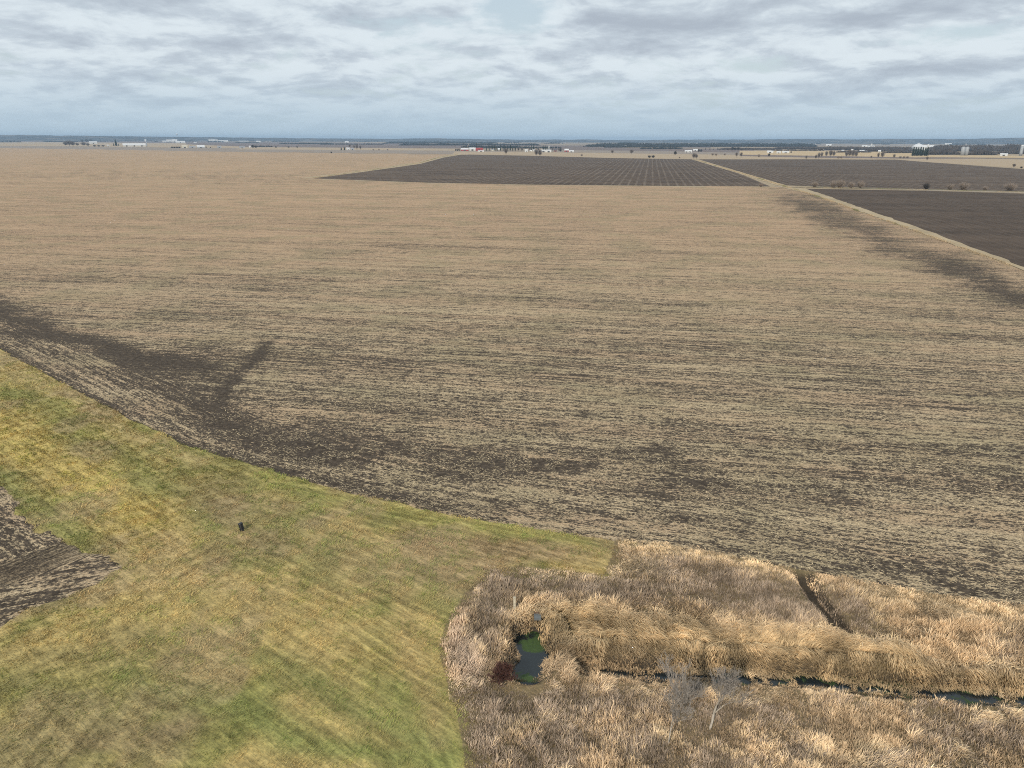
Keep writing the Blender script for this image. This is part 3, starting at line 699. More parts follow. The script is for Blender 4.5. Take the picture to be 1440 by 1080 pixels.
# ------------------------------------------------------------------ simple object materials
def flat_mat(name, col, rough=.7, spec=.3, var=.12, scale=.6, metallic=0.0):
    m_, n = new_mat(name)
    pos = n.n('ShaderNodeTexCoord').outputs['Object']
    f = n.noise(pos, scale, 4.0, .6)
    cc = n.vm('SCALE', c4(*col)[:3], n.sm(f, .3, .7, 1 - var, 1 + var))
    n.bsdf(cc, rough, spec, Metallic=metallic, height=f, strength=.15, dist=.05)
    return m_
M = {k_: flat_mat(k_, *v_) for k_, v_ in dict(
    white_wall=((.60, .60, .58),), white_roof=((.62, .63, .64), .6), cream_wall=((.60, .56, .45),), grey_wall=((.40, .41, .42),), grey_roof=((.30, .31, .33), .6),
    red_wall=((.33, .045, .04),), dark_door=((.06, .06, .065), .6), window_glass=((.05, .06, .07), .15, .5), brick=((.24, .12, .09),), dark_roof=((.09, .09, .10), .7),
    steel=((.32, .34, .36), .5, .4, .1), concrete=((.15, .16, .16), .9, .1, .18, 1.5), rust=((.16, .10, .07), .9, .1, .3), conifer=((.028, .045, .026), .9, .1, .35, .5),
    twig=((.17, .145, .13), .9, .1, .2), bark=((.34, .30, .25), .9, .1, .3, 2.0), pale_bark=((.46, .41, .34), .9, .1, .25, 3.0), grey_twig=((.29, .26, .23), .9, .1, .2),
    red_twig=((.10, .05, .04), .9, .1, .3), brown_twig=((.30, .245, .20), .9, .1, .2), dark_twig=((.075, .065, .055), .9, .1, .3), black_plastic=((.010, .010, .011), .38, .5, .2, 3.0),
    wood_post=((.48, .43, .33), .9, .1, .3, 4.0), forest=((.028, .032, .030), .95, .05, .4, .05), bare_wood=((.075, .062, .054), .95, .05, .3, .05), machine_green=((.05, .10, .04),)).items()}

# ------------------------------------------------------------------ builders: boxes, roofs, tubes
def box_vf(x0, x1, y0, y1, z0, z1):
    v_ = [(x0, y0, z0), (x1, y0, z0), (x1, y1, z0), (x0, y1, z0), (x0, y0, z1), (x1, y0, z1), (x1, y1, z1), (x0, y1, z1)]
    return v_, [(0, 3, 2, 1), (4, 5, 6, 7), (0, 1, 5, 4), (1, 2, 6, 5), (2, 3, 7, 6), (3, 0, 4, 7)]

class MB:
    def __init__(s): s.v = []; s.f = []
    def add(s, vf):
        o = len(s.v); s.v += list(vf[0]); s.f += [tuple(i + o for i in f_) for f_ in vf[1]]; return s
    def box(s, *a): return s.add(box_vf(*a))
    def gable(s, x0, x1, y0, y1, z0, z1, over=.4, th=.35):
        """pitched roof, ridge along x"""
        ym = (y0 + y1) / 2; x0 -= over; x1 += over; y0 -= over; y1 += over
        v_ = [(x0, y0, z0), (x1, y0, z0), (x1, ym, z1), (x0, ym, z1), (x1, y1, z0), (x0, y1, z0)]
        v_ += [(a, b, c + th) for a, b, c in v_]
        return s.add((v_, [(0, 3, 2, 1), (3, 5, 4, 2), (6, 7, 8, 9), (9, 8, 10, 11), (0, 1, 7, 6), (4, 5, 11, 10), (1, 2, 8, 7), (2, 4, 10, 8), (3, 0, 6, 9), (5, 3, 9, 11)]))
    def gable_end(s, x, y0, y1, z0, z1, t=.2):
        ym = (y0 + y1) / 2
        v_ = [(x - t, y0, z0), (x - t, y1, z0), (x - t, ym, z1), (x + t, y0, z0), (x + t, y1, z0), (x + t, ym, z1)]
        return s.add((v_, [(0, 2, 1), (3, 4, 5), (0, 1, 4, 3), (1, 2, 5, 4), (2, 0, 3, 5)]))
    def lathe(s, prof, seg=20, cx=0, cy=0):
        o = len(s.v); k_ = len(prof)
        for r_, z_ in prof:
            for i in range(seg):
                a = 2 * math.pi * i / seg; s.v.append((cx + r_ * math.cos(a), cy + r_ * math.sin(a), z_))
        for j in range(k_ - 1):
            for i in range(seg):
                i2 = (i + 1) % seg; s.f.append((o + j * seg + i, o + j * seg + i2, o + (j + 1) * seg + i2, o + (j + 1) * seg + i))
        s.f.append(tuple(o + i for i in range(seg))[::-1]); s.f.append(tuple(o + (k_ - 1) * seg + i for i in range(seg)))
        return s
    def tube(s, p0, p1, r0, r1, seg=5):
        p0, p1 = Vector(p0), Vector(p1); d_ = (p1 - p0)
        if d_.length < 1e-6: return s
        q_ = d_.to_track_quat('Z', 'Y'); o = len(s.v)
        for p_, r_ in ((p0, r0), (p1, r1)):
            for i in range(seg):
                a = 2 * math.pi * i / seg; s.v.append(tuple(p_ + q_ @ Vector((r_ * math.cos(a), r_ * math.sin(a), 0))))
        for i in range(seg):
            i2 = (i + 1) % seg; s.f.append((o + i, o + i2, o + seg + i2, o + seg + i))
        return s
    def build(s, name, mat, parent=None, smooth=False): return mesh_py(name, s.v, s.f, mat, parent, smooth)

def span(x0, x1, yb):
    """base centre, width in metres and facing of something between two pixel columns"""
    a, b = at(x0, yb), at(x1, yb); c_ = (a + b) / 2
    return c_, (b - a).length

ZF = .40   # far objects stand on the stacked field sheets
def building(kind, x0, x1, yb, yt, label, wall='white_wall', roof='white_roof', cat=None, group=None, rz=None, depth=None, doors=1, windows=3, name=None, rooffrac=.4):
    c_, wdt = span(x0, x1, yb); hh = max(4.5, height_to(c_, yt))
    dpt = depth or min(wdt * .6, 18)
    rz = -math.atan2(c_.x, c_.y) if rz is None else rz
    t = thing(name or kind, (c_.x, c_.y + dpt / 2, ZF - .4), label, cat or kind.split('_')[-1], group, rz)
    he = hh * (1 - rooffrac); hw = wdt / 2; hd_ = dpt / 2
    mb = MB().box(-hw, hw, -hd_, hd_, 0, he)
    mb.gable_end(-hw + .25, -hd_, hd_, he + .01, hh - .05); mb.gable_end(hw - .25, -hd_, hd_, he + .01, hh - .05)
    mb.build('wall', M[wall], t)
    rf = MB().gable(-hw, hw, -hd_, hd_, he, hh).build('roof', M[roof], t)
    if kind == 'farmhouse': MB().box(-.5 + hw * .3, .5 + hw * .3, -.5, .5, he + (hh - he) * .5, hh + 1.2).build('chimney', M['brick'], rf)
    for i in range(doors):
        cx_ = -hw + wdt * (i + .5) / doors + (.08 * wdt if kind == 'farmhouse' else 0); dw = 1.0 if kind == 'farmhouse' else min(4.0, wdt * .16)
        MB().box(cx_ - dw, cx_ + dw, -hd_ - .12, -hd_ + .02, .05, he * (.5 if kind == 'farmhouse' else .72)).build('door', M['dark_door'], t)
    for i in range(windows):
        cx_ = -hw + wdt * (i + .25) / windows
        MB().box(cx_ - .7, cx_ + .7, -hd_ - .10, -hd_ + .02, he * .55, he * .55 + 1.3).build('window', M['window_glass'], t)
    return t

def silo(x, yb, yt, wpx, label, mat='steel', cat='silo', dome=True, name='silo', group=None):
    c_, wdt = span(x - wpx / 2, x + wpx / 2, yb); hh = height_to(c_, yt); r_ = wdt / 2
    t = thing(name, (c_.x, c_.y, ZF - .4), label, cat, group)
    hb = hh - r_ * .7 if dome else hh
    MB().lathe([(r_, 0), (r_ * 1.01, hb * .33), (r_, hb * .34), (r_ * 1.01, hb * .66), (r_, hb * .67), (r_, hb)], 20).build('shell', M[mat], t, True)
    if dome: MB().lathe([(r_ * 1.04, hb + .02), (r_ * .85, hb + r_ * .35), (r_ * .45, hb + r_ * .62), (r_ * .05, hb + r_ * .72)], 20).build('roof', M['white_roof'], t, True)
    lad = MB()
    for s__ in (-.35, .35): lad.tube((s__, -r_ - .25, 0), (s__, -r_ - .25, hb), .06, .06, 4)
    lad.build('ladder', M['steel'], t)
    return t

# ------------------------------------------------------------------ trees
def grow(h, spread, seed, levels=5, kids=3, first=.28, up=.35, r0=None, multi=1, lean=(0, 0)):
    rnd = random.Random(seed); segs = []
    r0 = r0 or h * .028
    def br(p_, d_, ln, r_, lv):
        k_ = 3 if lv <= 1 else 2
        q_ = Vector(p_)
        for i in range(k_):
            d2 = (d_ + Vector((rnd.uniform(-1, 1), rnd.uniform(-1, 1), rnd.uniform(-.4, .6))) * (.10 + .05 * lv)).normalized()
            e_ = q_ + d2 * ln / k_; ra = r_ * (1 - .28 * i / k_); rb = r_ * (1 - .28 * (i + 1) / k_)
            segs.append((q_.copy(), e_.copy(), ra, rb, lv)); 
            if lv < levels and (lv > 0 or i > 0):
                for j in range(1 if i < k_ - 1 else kids):
                    a = rnd.uniform(0, 2 * math.pi); tilt = rnd.uniform(.35, .95) * spread
                    side = Vector((math.cos(a), math.sin(a), 0))
                    nd = (d2 * math.cos(tilt) + side * math.sin(tilt) + Vector((0, 0, up * .4))).normalized()
                    br(e_, nd, ln * rnd.uniform(.55, .78), rb * rnd.uniform(.5, .68), lv + 1)
            q_ = e_; d_ = d2
    for m_ in range(multi):
        a = rnd.uniform(0, 6.28); o_ = .25 * (m_ > 0)
        d0 = Vector((lean[0] + .55 * (multi > 1) * math.cos(a), lean[1] + .55 * (multi > 1) * math.sin(a), 1)).normalized()
        br(Vector((0, 0, -.2)), d0, h * (first + .1), r0, 0)
    zmax = max(s_[1].z for s_ in segs); k_ = h / zmax
    return [(a * k_, b * k_, c_, d_, l_) for a, b, c_, d_, l_ in segs]

def tree_parts(segs, cut, t, bark, twig, rmin):
    tr, cr = MB(), MB()
    for a, b, c_, d_, lv in segs:
        if lv <= cut: tr.tube(a, b, max(c_, rmin), max(d_, rmin), 6)
        else: cr.tube(a, b, max(c_, rmin), max(d_ * .8, rmin * .7), 3)
    tr.build('trunk', M[bark], t, True); cr.build('crown', M[twig], t)

def fan_parts(h, rx, z0, z1, num, seed, t, bark, twig, r_, trunk=True):
    """a rounded crown of thin curving twigs that leave the stem and end on an uneven ellipsoid"""
    rnd = random.Random(seed); tr, cr = MB(), MB()
    if trunk: tr.tube((0, 0, 0), (h * .02, 0, z0 * 1.25), h * .02, h * .014, 6); tr.tube((h * .02, 0, z0 * 1.25), (-h * .01, h * .02, (z0 + z1) * .55), h * .014, h * .006, 5)
    lob = [(rnd.uniform(0, 6.28), rnd.uniform(-.2, 1), rnd.uniform(.72, 1.15)) for _ in range(7)]
    for i in range(num):
        a = rnd.uniform(0, 6.28); w_ = rnd.uniform(-.75, 1); q_ = math.sqrt(max(0, 1 - w_ * w_))
        k_ = 1.0
        for la, lw, lk in lob:
            if math.cos(a - la) * .5 + (1 - abs(w_ - lw)) * .5 > .72: k_ = lk
        k_ *= rnd.uniform(.6, 1.05); zc = (z0 + z1) / 2; hz_ = (z1 - z0) / 2
        e_ = Vector((math.cos(a) * q_ * rx * k_, math.sin(a) * q_ * rx * k_, zc + w_ * hz_ * k_))
        s_ = Vector((0, 0, rnd.uniform(.3, 1) * z0 if not trunk else rnd.uniform(z0 * .8, zc))) if rnd.random() < .8 else e_ * .5
        if not trunk: s_ = Vector((rnd.uniform(-.1, .1) * rx, rnd.uniform(-.1, .1) * rx, 0))
        m_ = s_.lerp(e_, .55) + Vector((rnd.uniform(-.08, .08), rnd.uniform(-.08, .08), rnd.uniform(-.02, .10))) * h
        cr.tube(s_, m_, r_ * 1.4, r_, 3); cr.tube(m_, e_, r_, r_ * .4, 3)
        for j in range(2):
            o_ = m_.lerp(e_, rnd.uniform(.1, .8)); cr.tube(o_, o_ + Vector((rnd.gauss(0, 1), rnd.gauss(0, 1), rnd.uniform(0, 1.6))) * h * .07, r_ * .6, r_ * .3, 3)
    if not trunk:
        for i in range(5): a = i * 1.3; tr.tube((0, 0, -.2), (math.cos(a) * rx * .25, math.sin(a) * rx * .25, h * .35), h * .014, h * .007, 5)
    tr.build('trunk', M[bark], t, True); cr.build('crown', M[twig], t)

def conifer_parts(h, r_, seed, t):
    rnd = random.Random(seed); MB().tube((0, 0, 0), (0, 0, h * .9), h * .018, h * .006, 6).build('trunk', M['dark_twig'], t)
    mb = MB()
    for i in range(900):
        f_ = rnd.random() ** .8; z_ = h * (.05 + .95 * f_); rr = r_ * (1 - f_) ** .85 * rnd.uniform(.35, 1.08) + .1
        a = rnd.uniform(0, 6.28); s_ = h * .045 * rnd.uniform(.6, 1.3)
        c_, d_ = math.cos(a), math.sin(a)
        o = len(mb.v)
        mb.v += [(c_ * rr * .45 - d_ * s_, d_ * rr * .45 + c_ * s_, z_ + s_ * .4), (c_ * rr * .45 + d_ * s_, d_ * rr * .45 - c_ * s_, z_ + s_ * .4), (c_ * rr * 1.05, d_ * rr * 1.05, z_ - s_ * .7)]
        mb.f.append((o, o + 1, o + 2))
    mb.build('crown', M['conifer'], t)

PROTO = {}
def far_tree(kind, x, yb, yt, label, group=None, wide=1.0, z=ZF):
    """a copy of the prototype of its kind, scaled to the height seen"""
    base = at(x, yb); hh = height_to(base, yt)
    names = {'bare': ('bare_tree', 'tree'), 'round': ('bare_tree', 'tree'), 'conifer': ('conifer_tree', 'tree'), 'dark': ('dark_tree', 'tree'), 'shrub': ('bare_shrub', 'shrub'), 'brush': ('bare_shrub', 'shrub')}
    nm, cat = names[kind]
    var = (kind, len([1 for q_ in PROTO if q_[0] == kind])) if len([1 for q_ in PROTO if q_[0] == kind]) < 2 else (kind, random.randint(0, 1))
    if var not in PROTO:
        t = bpy.data.objects.new(nm, None); COL.objects.link(t); sd_ = 40 + var[1] * 7 + len(kind)
        if kind == 'bare': fan_parts(10, 3.0, 3.0, 10, 190, sd_, t, 'twig', 'twig', .055)
        elif kind == 'round': fan_parts(10, 4.6, 2.4, 10, 240, sd_, t, 'twig', 'twig', .065)
        elif kind == 'conifer': conifer_parts(10, 2.3, sd_, t)
        elif kind == 'dark': fan_parts(10, 4.2, 1.2, 10, 260, sd_, t, 'dark_twig', 'dark_twig', .15)
        elif kind == 'shrub': fan_parts(10, 5.4, 1.0, 10, 330, sd_, t, 'brown_twig', 'brown_twig', .07, False)
        else: fan_parts(10, 5.0, 1.0, 10, 260, sd_, t, 'dark_twig', 'dark_twig', .10, False)
        PROTO[var] = t; r_ = t
    else:
        src = PROTO[var]; r_ = src.copy(); COL.objects.link(r_)
        for ch in list(src.children):
            c_ = ch.copy(); COL.objects.link(c_); c_.parent = r_
    s_ = hh / 10
    r_.location = (base.x, base.y, z - .5); r_.scale = (s_ * wide, s_ * wide, s_); r_.rotation_euler = (0, 0, random.uniform(0, 6.28))
    for k_ in ('group',):
        if k_ in r_: del r_[k_]
    return tag(r_, label, cat, group)

def wood(name, rows, mat, label, blob=7.0, per=.9, cat='wood', conif=.2):
    """a far wood that reads as one mass: thousands of small crowns. rows: (x0, x1, ybase, height m, depth m)"""
    P_, S_ = [], []
    for x0, x1, yb, hm, dpt in rows:
        a, b = at(x0, yb), at(x1, yb); L_ = (b - a).length; k_ = int(per * L_ * max(dpt, 12) / (blob * blob) * 1.3) + 3
        k_ = min(k_, 5000)
        t_ = RNG.random(k_); away = np.array([a.x + b.x, a.y + b.y]); away = away / np.linalg.norm(away)
        dd_ = RNG.random(k_) * dpt
        X = a.x + (b.x - a.x) * t_ + away[0] * dd_; Y = a.y + (b.y - a.y) * t_ + away[1] * dd_
        hv = hm * (.5 + .62 * fbm(X, Y, 1 / 60, 500, 3)) * RNG.uniform(.75, 1.12, k_)
        edge = np.minimum(t_, 1 - t_) * L_; hv *= np.clip(.45 + edge / (hm * 5), 0, 1)
        sz = blob * RNG.uniform(.5, 1.0, k_)
        P_.append(np.stack([X, Y, hv * .55 + .3], -1)); S_.append(np.stack([sz * .6, sz * .6, hv * .52], -1))
    P_ = np.concatenate(P_); S_ = np.concatenate(S_); k_ = len(P_)
    u_ = []
    for zz_, rr_ in ((-1, .35), (-.35, .9), (.3, .85), (.75, .4)):
        for i in range(5): a = 2 * math.pi * (i + .5 * (zz_ > 0)) / 5; u_.append((rr_ * math.cos(a), rr_ * math.sin(a), zz_))
    u_.append((0, 0, 1.0)); u_ = np.array(u_)
    V = P_[:, None, :] + u_[None] * S_[:, None, :] * RNG.uniform(.72, 1.25, (k_, len(u_), 1))
    fl_, sz_ = [], []
    for j in range(3):
        for i in range(5): fl_ += [j * 5 + i, j * 5 + (i + 1) % 5, (j + 1) * 5 + (i + 1) % 5, (j + 1) * 5 + i]; sz_.append(4)
    for i in range(5): fl_ += [15 + i, 15 + (i + 1) % 5, 20]; sz_.append(3)
    F = (np.arange(k_)[:, None] * len(u_) + np.array(fl_)[None]).ravel()
    o = mesh_np(name, V.reshape(-1, 3), F, np.tile(sz_, k_), mat)
    return tag(o, label, cat, kind='stuff')

# woods and tree belts
wood('distant_wood', [(826, 1150, 206.6, 22, 700), (850, 960, 207.6, 14, 120), (1000, 1150, 206, 18, 300)], M['forest'], 'long blue hazy wood beyond the middle fields', 14, .8)
wood('large_wood', [(1300, 1350, 217.6, 19, 130), (1356, 1402, 218, 19, 130), (1395, 1412, 217, 11, 60), (1300, 1420, 213, 26, 160), (1395, 1560, 213, 30, 200)], M['bare_wood'], 'grey brown wood round the grain elevator on the right', 7, 1.0)
wood('mid_wood', [(1150, 1300, 211, 15, 120), (1085, 1190, 209.8, 14, 80), (1215, 1300, 213.2, 11, 60), (1175, 1225, 214.6, 9, 40), (1242, 1282, 215.4, 9, 40), (1010, 1090, 210.6, 10, 60), (1085, 1160, 212, 7, 30), (1400, 1560, 216.4, 14, 80)], M['bare_wood'], 'low grey wood belt behind the right hand farms', 8, .8)
rows = []
rr_ = random.Random(5)
for i in range(430):
    xx = rr_.uniform(-200, 1640); yb_ = 193.6 + (xx / 1440) * 5.2 + abs(rr_.gauss(0, 1)) * 1.9 + 1.3
    L_ = rr_.uniform(12, 95) / max(1, (yb_ - 193 - xx / 1440 * 5.2) * .45)
    rows.append((xx, xx + L_, yb_, rr_.uniform(9, 24), rr_.uniform(15, 60)))
wood('distant_tree_belts', rows, M['forest'], 'thin dark blue tree belts scattered along the horizon', 16, .55, 'tree belts')
wood('village_trees', [(0, 30, 200.2, 11, 40), (60, 110, 199.6, 12, 60), (104, 132, 199, 10, 40), (186, 225, 198, 12, 30), (392, 470, 202.6, 12, 60), (676, 728, 208.6, 12, 30), (728, 790, 208.8, 10, 30), (450, 540, 203.4, 9, 40), (900, 960, 209.8, 9, 40), (560, 760, 204.6, 16, 50), (648, 735, 207.6, 12, 40), (215, 262, 197.6, 16, 60), (290, 330, 196.9, 16, 60), (330, 366, 201, 10, 60), (360, 384, 206.5, 9, 30), (540, 700, 201.8, 20, 200), (820, 850, 206.3, 14, 40)],
     M['forest'], 'dark tree clumps round the distant farmsteads', 8, .7, 'trees')

# ridge of low hills round the horizon
hp = [(-300, 7), (0, 5.4), (200, 4.2), (420, 2.8), (560, 2.3), (600, 3.2), (660, 2.4), (740, 1.6), (820, 2.2), (900, 1.6), (960, 2.6), (1060, 3.2), (1120, 4.1), (1180, 3.6), (1280, 4.4), (1360, 4.6), (1440, 6.4), (1740, 8)]
V_, F_ = [], []
xsn = np.linspace(-300, 1740, 260); sample = np.interp(xsn, [a for a, b in hp], [b for a, b in hp]) + .5 * (fbm(xsn, xsn * 0, .06, 600, 4) - .5) * 2
for i, xx in enumerate(xsn):
    hor = 193.1 + xx / 1440 * 5.05
    b0 = at(xx, hor + 45.0 / 9.0); top = max(20.0, 45 + (sample[i] - 2.0) * 12.2)
    dirn = Vector((b0.x, b0.y, 0)).normalized(); dist_ = 13800 + 900 * vnoise(np.array([xx * .013]), np.array([0.0]), 9)[0]
    for k_, (dq, hq) in enumerate(((-1500, -.5), (-900, .30), (-450, .68), (0, 1.0), (900, .8), (3500, -.02))):
        q_ = dirn * (dist_ + dq); V_.append((q_.x, q_.y, top * hq if hq > 0 else -.5))
for i in range(len(xsn) - 1):
    for k_ in range(5):
        a = i * 6 + k_; F_.append((a, a + 6, a + 7, a + 1))
m_hill, n = new_mat('wooded_hill')
pos = n.n('ShaderNodeNewGeometry').outputs['Position']
f1 = n.noise(n.vm('MULTIPLY', pos, (.004, .004, .03)), 1.0, 4.0, .6)
n.bsdf(n.mix(n.sm(f1, .50, .60), c4(.026, .030, .031), c4(.13, .11, .09)), height=n.noise(pos, .03, 4.0), strength=1.0, dist=8.0)
o = mesh_py('hills', V_, F_, m_hill, smooth=True); tag(o, 'low wooded blue hills along the horizon', 'hills', kind='structure')

# ------------------------------------------------------------------ farms and buildings
B = building
B('long_barn', 172, 204, 206, 201.6, 'long white barn at far left beside the lone dark spruce', name='long_barn', doors=3, windows=8, depth=16, rooffrac=.5)
silo(206.5, 206.2, 200.5, 1.6, 'grey silo at the right end of the long white barn', dome=True)
silo(205, 199.5, 195.4, 2.6, 'small white round tank above the long white barn', 'white_wall', 'tank', name='storage_tank')
B('barn', 125, 136, 202.2, 198.8, 'white barn among the bare trees at far left', name='barn', windows=2)
B('shed', 150, 153.5, 205.8, 203.6, 'tiny white shed left of the lone spruce', name='shed', windows=0)
B('barn', 228, 233, 200.2, 197.8, 'leftmost small white barn of the distant white farm cluster', name='barn', windows=1)
B('barn', 234, 243, 199.4, 196.4, 'tall white barn in the distant white farm cluster', name='barn', windows=2)
B('barn', 242, 249, 200.2, 196, 'middle white barn of the distant farm cluster', name='barn', windows=2)
B('barn', 247, 260, 201.2, 198.2, 'widest white barn at the right of the distant farm cluster', name='barn', windows=3)
B('shed', 272, 276, 201.3, 199.9, 'lone white shed right of the distant farm cluster', name='shed', windows=0)
B('barn', 255, 263, 208.2, 204.6, 'cream barn on the edge of the big field at left', 'cream_wall', 'cream_wall', name='barn', windows=2)
B('shed', 265, 274, 208, 205.6, 'grey shed right of the cream barn', 'grey_wall', 'grey_roof', name='shed', windows=1)
B('barn', 276, 287, 208, 204.2, 'dark walled barn with a white roof right of the grey shed', 'grey_wall', 'white_roof', name='barn', windows=2, rooffrac=.6)
B('shed', 305, 311, 208.3, 205.6, 'small grey shed alone on the field edge', 'grey_wall', 'grey_roof', name='shed', windows=1)
B('shed', 336, 344, 208.6, 206, 'grey shed left of the dark tree clump', 'grey_wall', 'grey_roof', name='shed', windows=1)
B('farmhouse', 350, 353, 208, 205, 'tiny white farmhouse beside the dark tree clump', name='farmhouse', windows=2)
B('barn', 294, 305, 199, 196.2, 'left white barn of the far pair below the horizon', name='barn', windows=2)
B('barn', 307, 320, 199.6, 197.4, 'right white barn of the far pair below the horizon', name='barn', windows=2)
B('barn', 336, 349, 200.4, 197.8, 'pale grey barn right of the far white pair', 'grey_wall', 'grey_roof', name='barn', windows=2)
B('barn', 360, 366, 200.4, 198, 'white barn before the horizon above the dark tree clump', name='barn', windows=1)
B('farmhouse', 487, 491.5, 211, 207.6, 'white farmhouse beside the dark evergreen of the small farm', name='farmhouse', windows=2)
B('shed', 493, 498, 211, 208, 'grey shed right of the white farmhouse', 'grey_wall', 'grey_roof', name='shed', windows=1)
B('barn', 485, 490, 200.8, 198.4, 'distant white barn straight above the small farm', name='barn', windows=1)
B('barn', 648, 658.5, 212.2, 208.4, 'low red barn with a white roof left of the white barn', 'red_wall', 'white_roof', name='barn', windows=2, rooffrac=.5)
B('barn', 660, 668.5, 211.8, 207.6, 'white barn between the two red farm buildings', name='barn', windows=2)
B('barn', 669, 679, 212.2, 208, 'red barn with a red roof beside the white barn', 'red_wall', 'red_wall', name='barn', windows=2)
B('shed', 672, 680.5, 213.4, 211.8, 'long low white shed in front of the red barn', name='shed', windows=0, depth=8)
B('farmhouse', 691, 695, 212.6, 210.2, 'cream farmhouse below the row of spruces', 'cream_wall', 'grey_roof', name='farmhouse', windows=2)
B('farmhouse', 700, 703, 211, 208.4, 'white farmhouse among the row of spruces', name='farmhouse', windows=2)
B('farmhouse', 738, 742, 213.8, 210.2, 'white farmhouse left of the long white shed', name='farmhouse', windows=2)
B('shed', 745, 748, 213.4, 211, 'cream shed between the white farmhouse and the long white shed', 'cream_wall', 'white_roof', name='shed', windows=1)
B('farmhouse', 749, 752.5, 213, 209.6, 'grey roofed farmhouse below the two tall spruces', 'white_wall', 'grey_roof', name='farmhouse', windows=2)
B('long_shed', 761, 775, 214.2, 210.6, 'long bright white shed in the middle farmstead', name='long_shed', cat='shed', doors=2, windows=3, rooffrac=.3)
silo(772, 211, 204.8, 1.3, 'slender white silo behind the long bright white shed', 'white_wall')
B('farmhouse', 779, 783, 213.6, 210, 'brick farmhouse right of the long bright white shed', 'brick', 'dark_roof', name='farmhouse', windows=2)
B('barn', 794, 799.6, 213.6, 209.4, 'red barn with a white roof at the right end of the farmstead', 'red_wall', 'white_roof', name='barn', windows=1, rooffrac=.5)
B('shed', 800.4, 807, 214, 211.4, 'white shed attached right of the small red barn', name='shed', windows=1)
B('barn', 878, 881, 206.6, 204.8, 'left white speck of a barn before the blue wood', name='barn', windows=0)
B('barn', 892, 896, 207, 205.2, 'right white speck of a barn before the blue wood', name='barn', windows=0)
B('barn', 927, 934, 209.4, 207.8, 'white barn at the foot of the blue wood', name='barn', windows=1)
B('barn', 963.5, 968, 214.2, 211.4, 'left white barn of the pair near the lone trees', name='barn', windows=1)
B('barn', 968.6, 973, 214.4, 211.2, 'right white barn of the pair near the lone trees', name='barn', windows=1)
B('barn', 975.5, 981, 212.4, 209.8, 'white roofed barn against the dark trees', 'white_wall', 'white_roof', name='barn', windows=1)
B('barn', 1080, 1087.5, 215.2, 212, 'leftmost white barn of the three in the right hand fields', name='barn', windows=2)
B('barn', 1093, 1098, 215.6, 213, 'middle small white barn in the right hand fields', name='barn', windows=1)
B('barn', 1101.5, 1110, 215.4, 212.8, 'low white barn with a dark lean-to in the right hand fields', name='barn', windows=2)
B('farmhouse', 1184, 1187, 213.4, 210.8, 'pale farmhouse left of the tall bare tree clump', name='farmhouse', windows=2)
B('farmhouse', 1197, 1199.5, 213.4, 209.8, 'narrow white farmhouse inside the bare tree clump', name='farmhouse', windows=2)
B('barn', 1210, 1215.5, 213.8, 211, 'bright white barn right of the bare tree clump', name='barn', windows=1)
B('shed', 1216.5, 1219.5, 214.2, 212.2, 'small white shed beside the bright white barn', name='shed', windows=0)
B('farmhouse', 1235.5, 1238.5, 214.2, 211.2, 'white farmhouse above the pair of bare trees', name='farmhouse', windows=2)
B('barn', 1163, 1168.5, 205, 202.6, 'white barn on the distant slope above the bare trees', name='barn', windows=1)
B('barn', 1214, 1219, 206.4, 204.2, 'left pale barn of the distant white works', name='barn', windows=1)
silo(1225.4, 206.8, 201.8, 1.2, 'pale silo of the distant white works', 'white_wall')
B('barn', 1221, 1229, 206.8, 204.9, 'right pale barn of the distant white works', name='barn', windows=1)
B('barn', 1332, 1339, 203.4, 201.4, 'pale barn on the far right slope', name='barn', windows=1)
B('barn', 1409, 1417, 219.4, 215.8, 'white barn at the right beside the pale tall silo', name='barn', windows=2)
B('barn', 1046, 1049, 203.8, 202.2, 'left white speck on the far side of the blue wood', name='barn', windows=0)
B('barn', 1069, 1072.5, 204.6, 202, 'right white speck on the far side of the blue wood', name='barn', windows=0)

def dome(x0, x1, yb, yt, label, k=1.0):
    c_, wdt = span(x0, x1, yb); hh = height_to(c_, yt); r_ = wdt / 2
    t = thing('storage_dome', (c_.x, c_.y, ZF - .4), label, 'storage dome')
    MB().lathe([(r_, 0), (r_, hh * .42), (r_ * .97, hh * .45)], 28).build('wall', M['grey_wall'], t, True)
    MB().lathe([(r_ * 1.03, hh * .45 + .02), (r_ * .8, hh * .62), (r_ * .5, hh * .82), (r_ * .22, hh * .95), (r_ * .05, hh)], 28).build('roof', M['white_roof'], t, True)
    MB().lathe([(r_ * .08, hh * 1.0), (r_ * .08, hh * 1.05), (r_ * .02, hh * 1.07)], 10).build('vent', M['steel'], t, True)
dome(1283, 1298, 211, 201.6, 'large white cone roofed storage dome behind the dark spruces')
dome(1317, 1327, 212, 204.6, 'pale round storage building left of the grain elevator')
dome(1333, 1342, 212, 204.8, 'greyish round storage building beside the grain elevator')
B('works_hall', 1300, 1312, 212, 204.4, 'white industrial hall right of the large storage dome', name='works_hall', cat='hall', windows=3, rooffrac=.3)
silo(1304, 212, 202.8, 2.4, 'white bin in front of the industrial hall', 'white_wall', 'bin', name='storage_bin')
silo(1435, 219, 203.6, 3.4, 'tall pale silo at the right edge of the view', 'steel', dome=True)
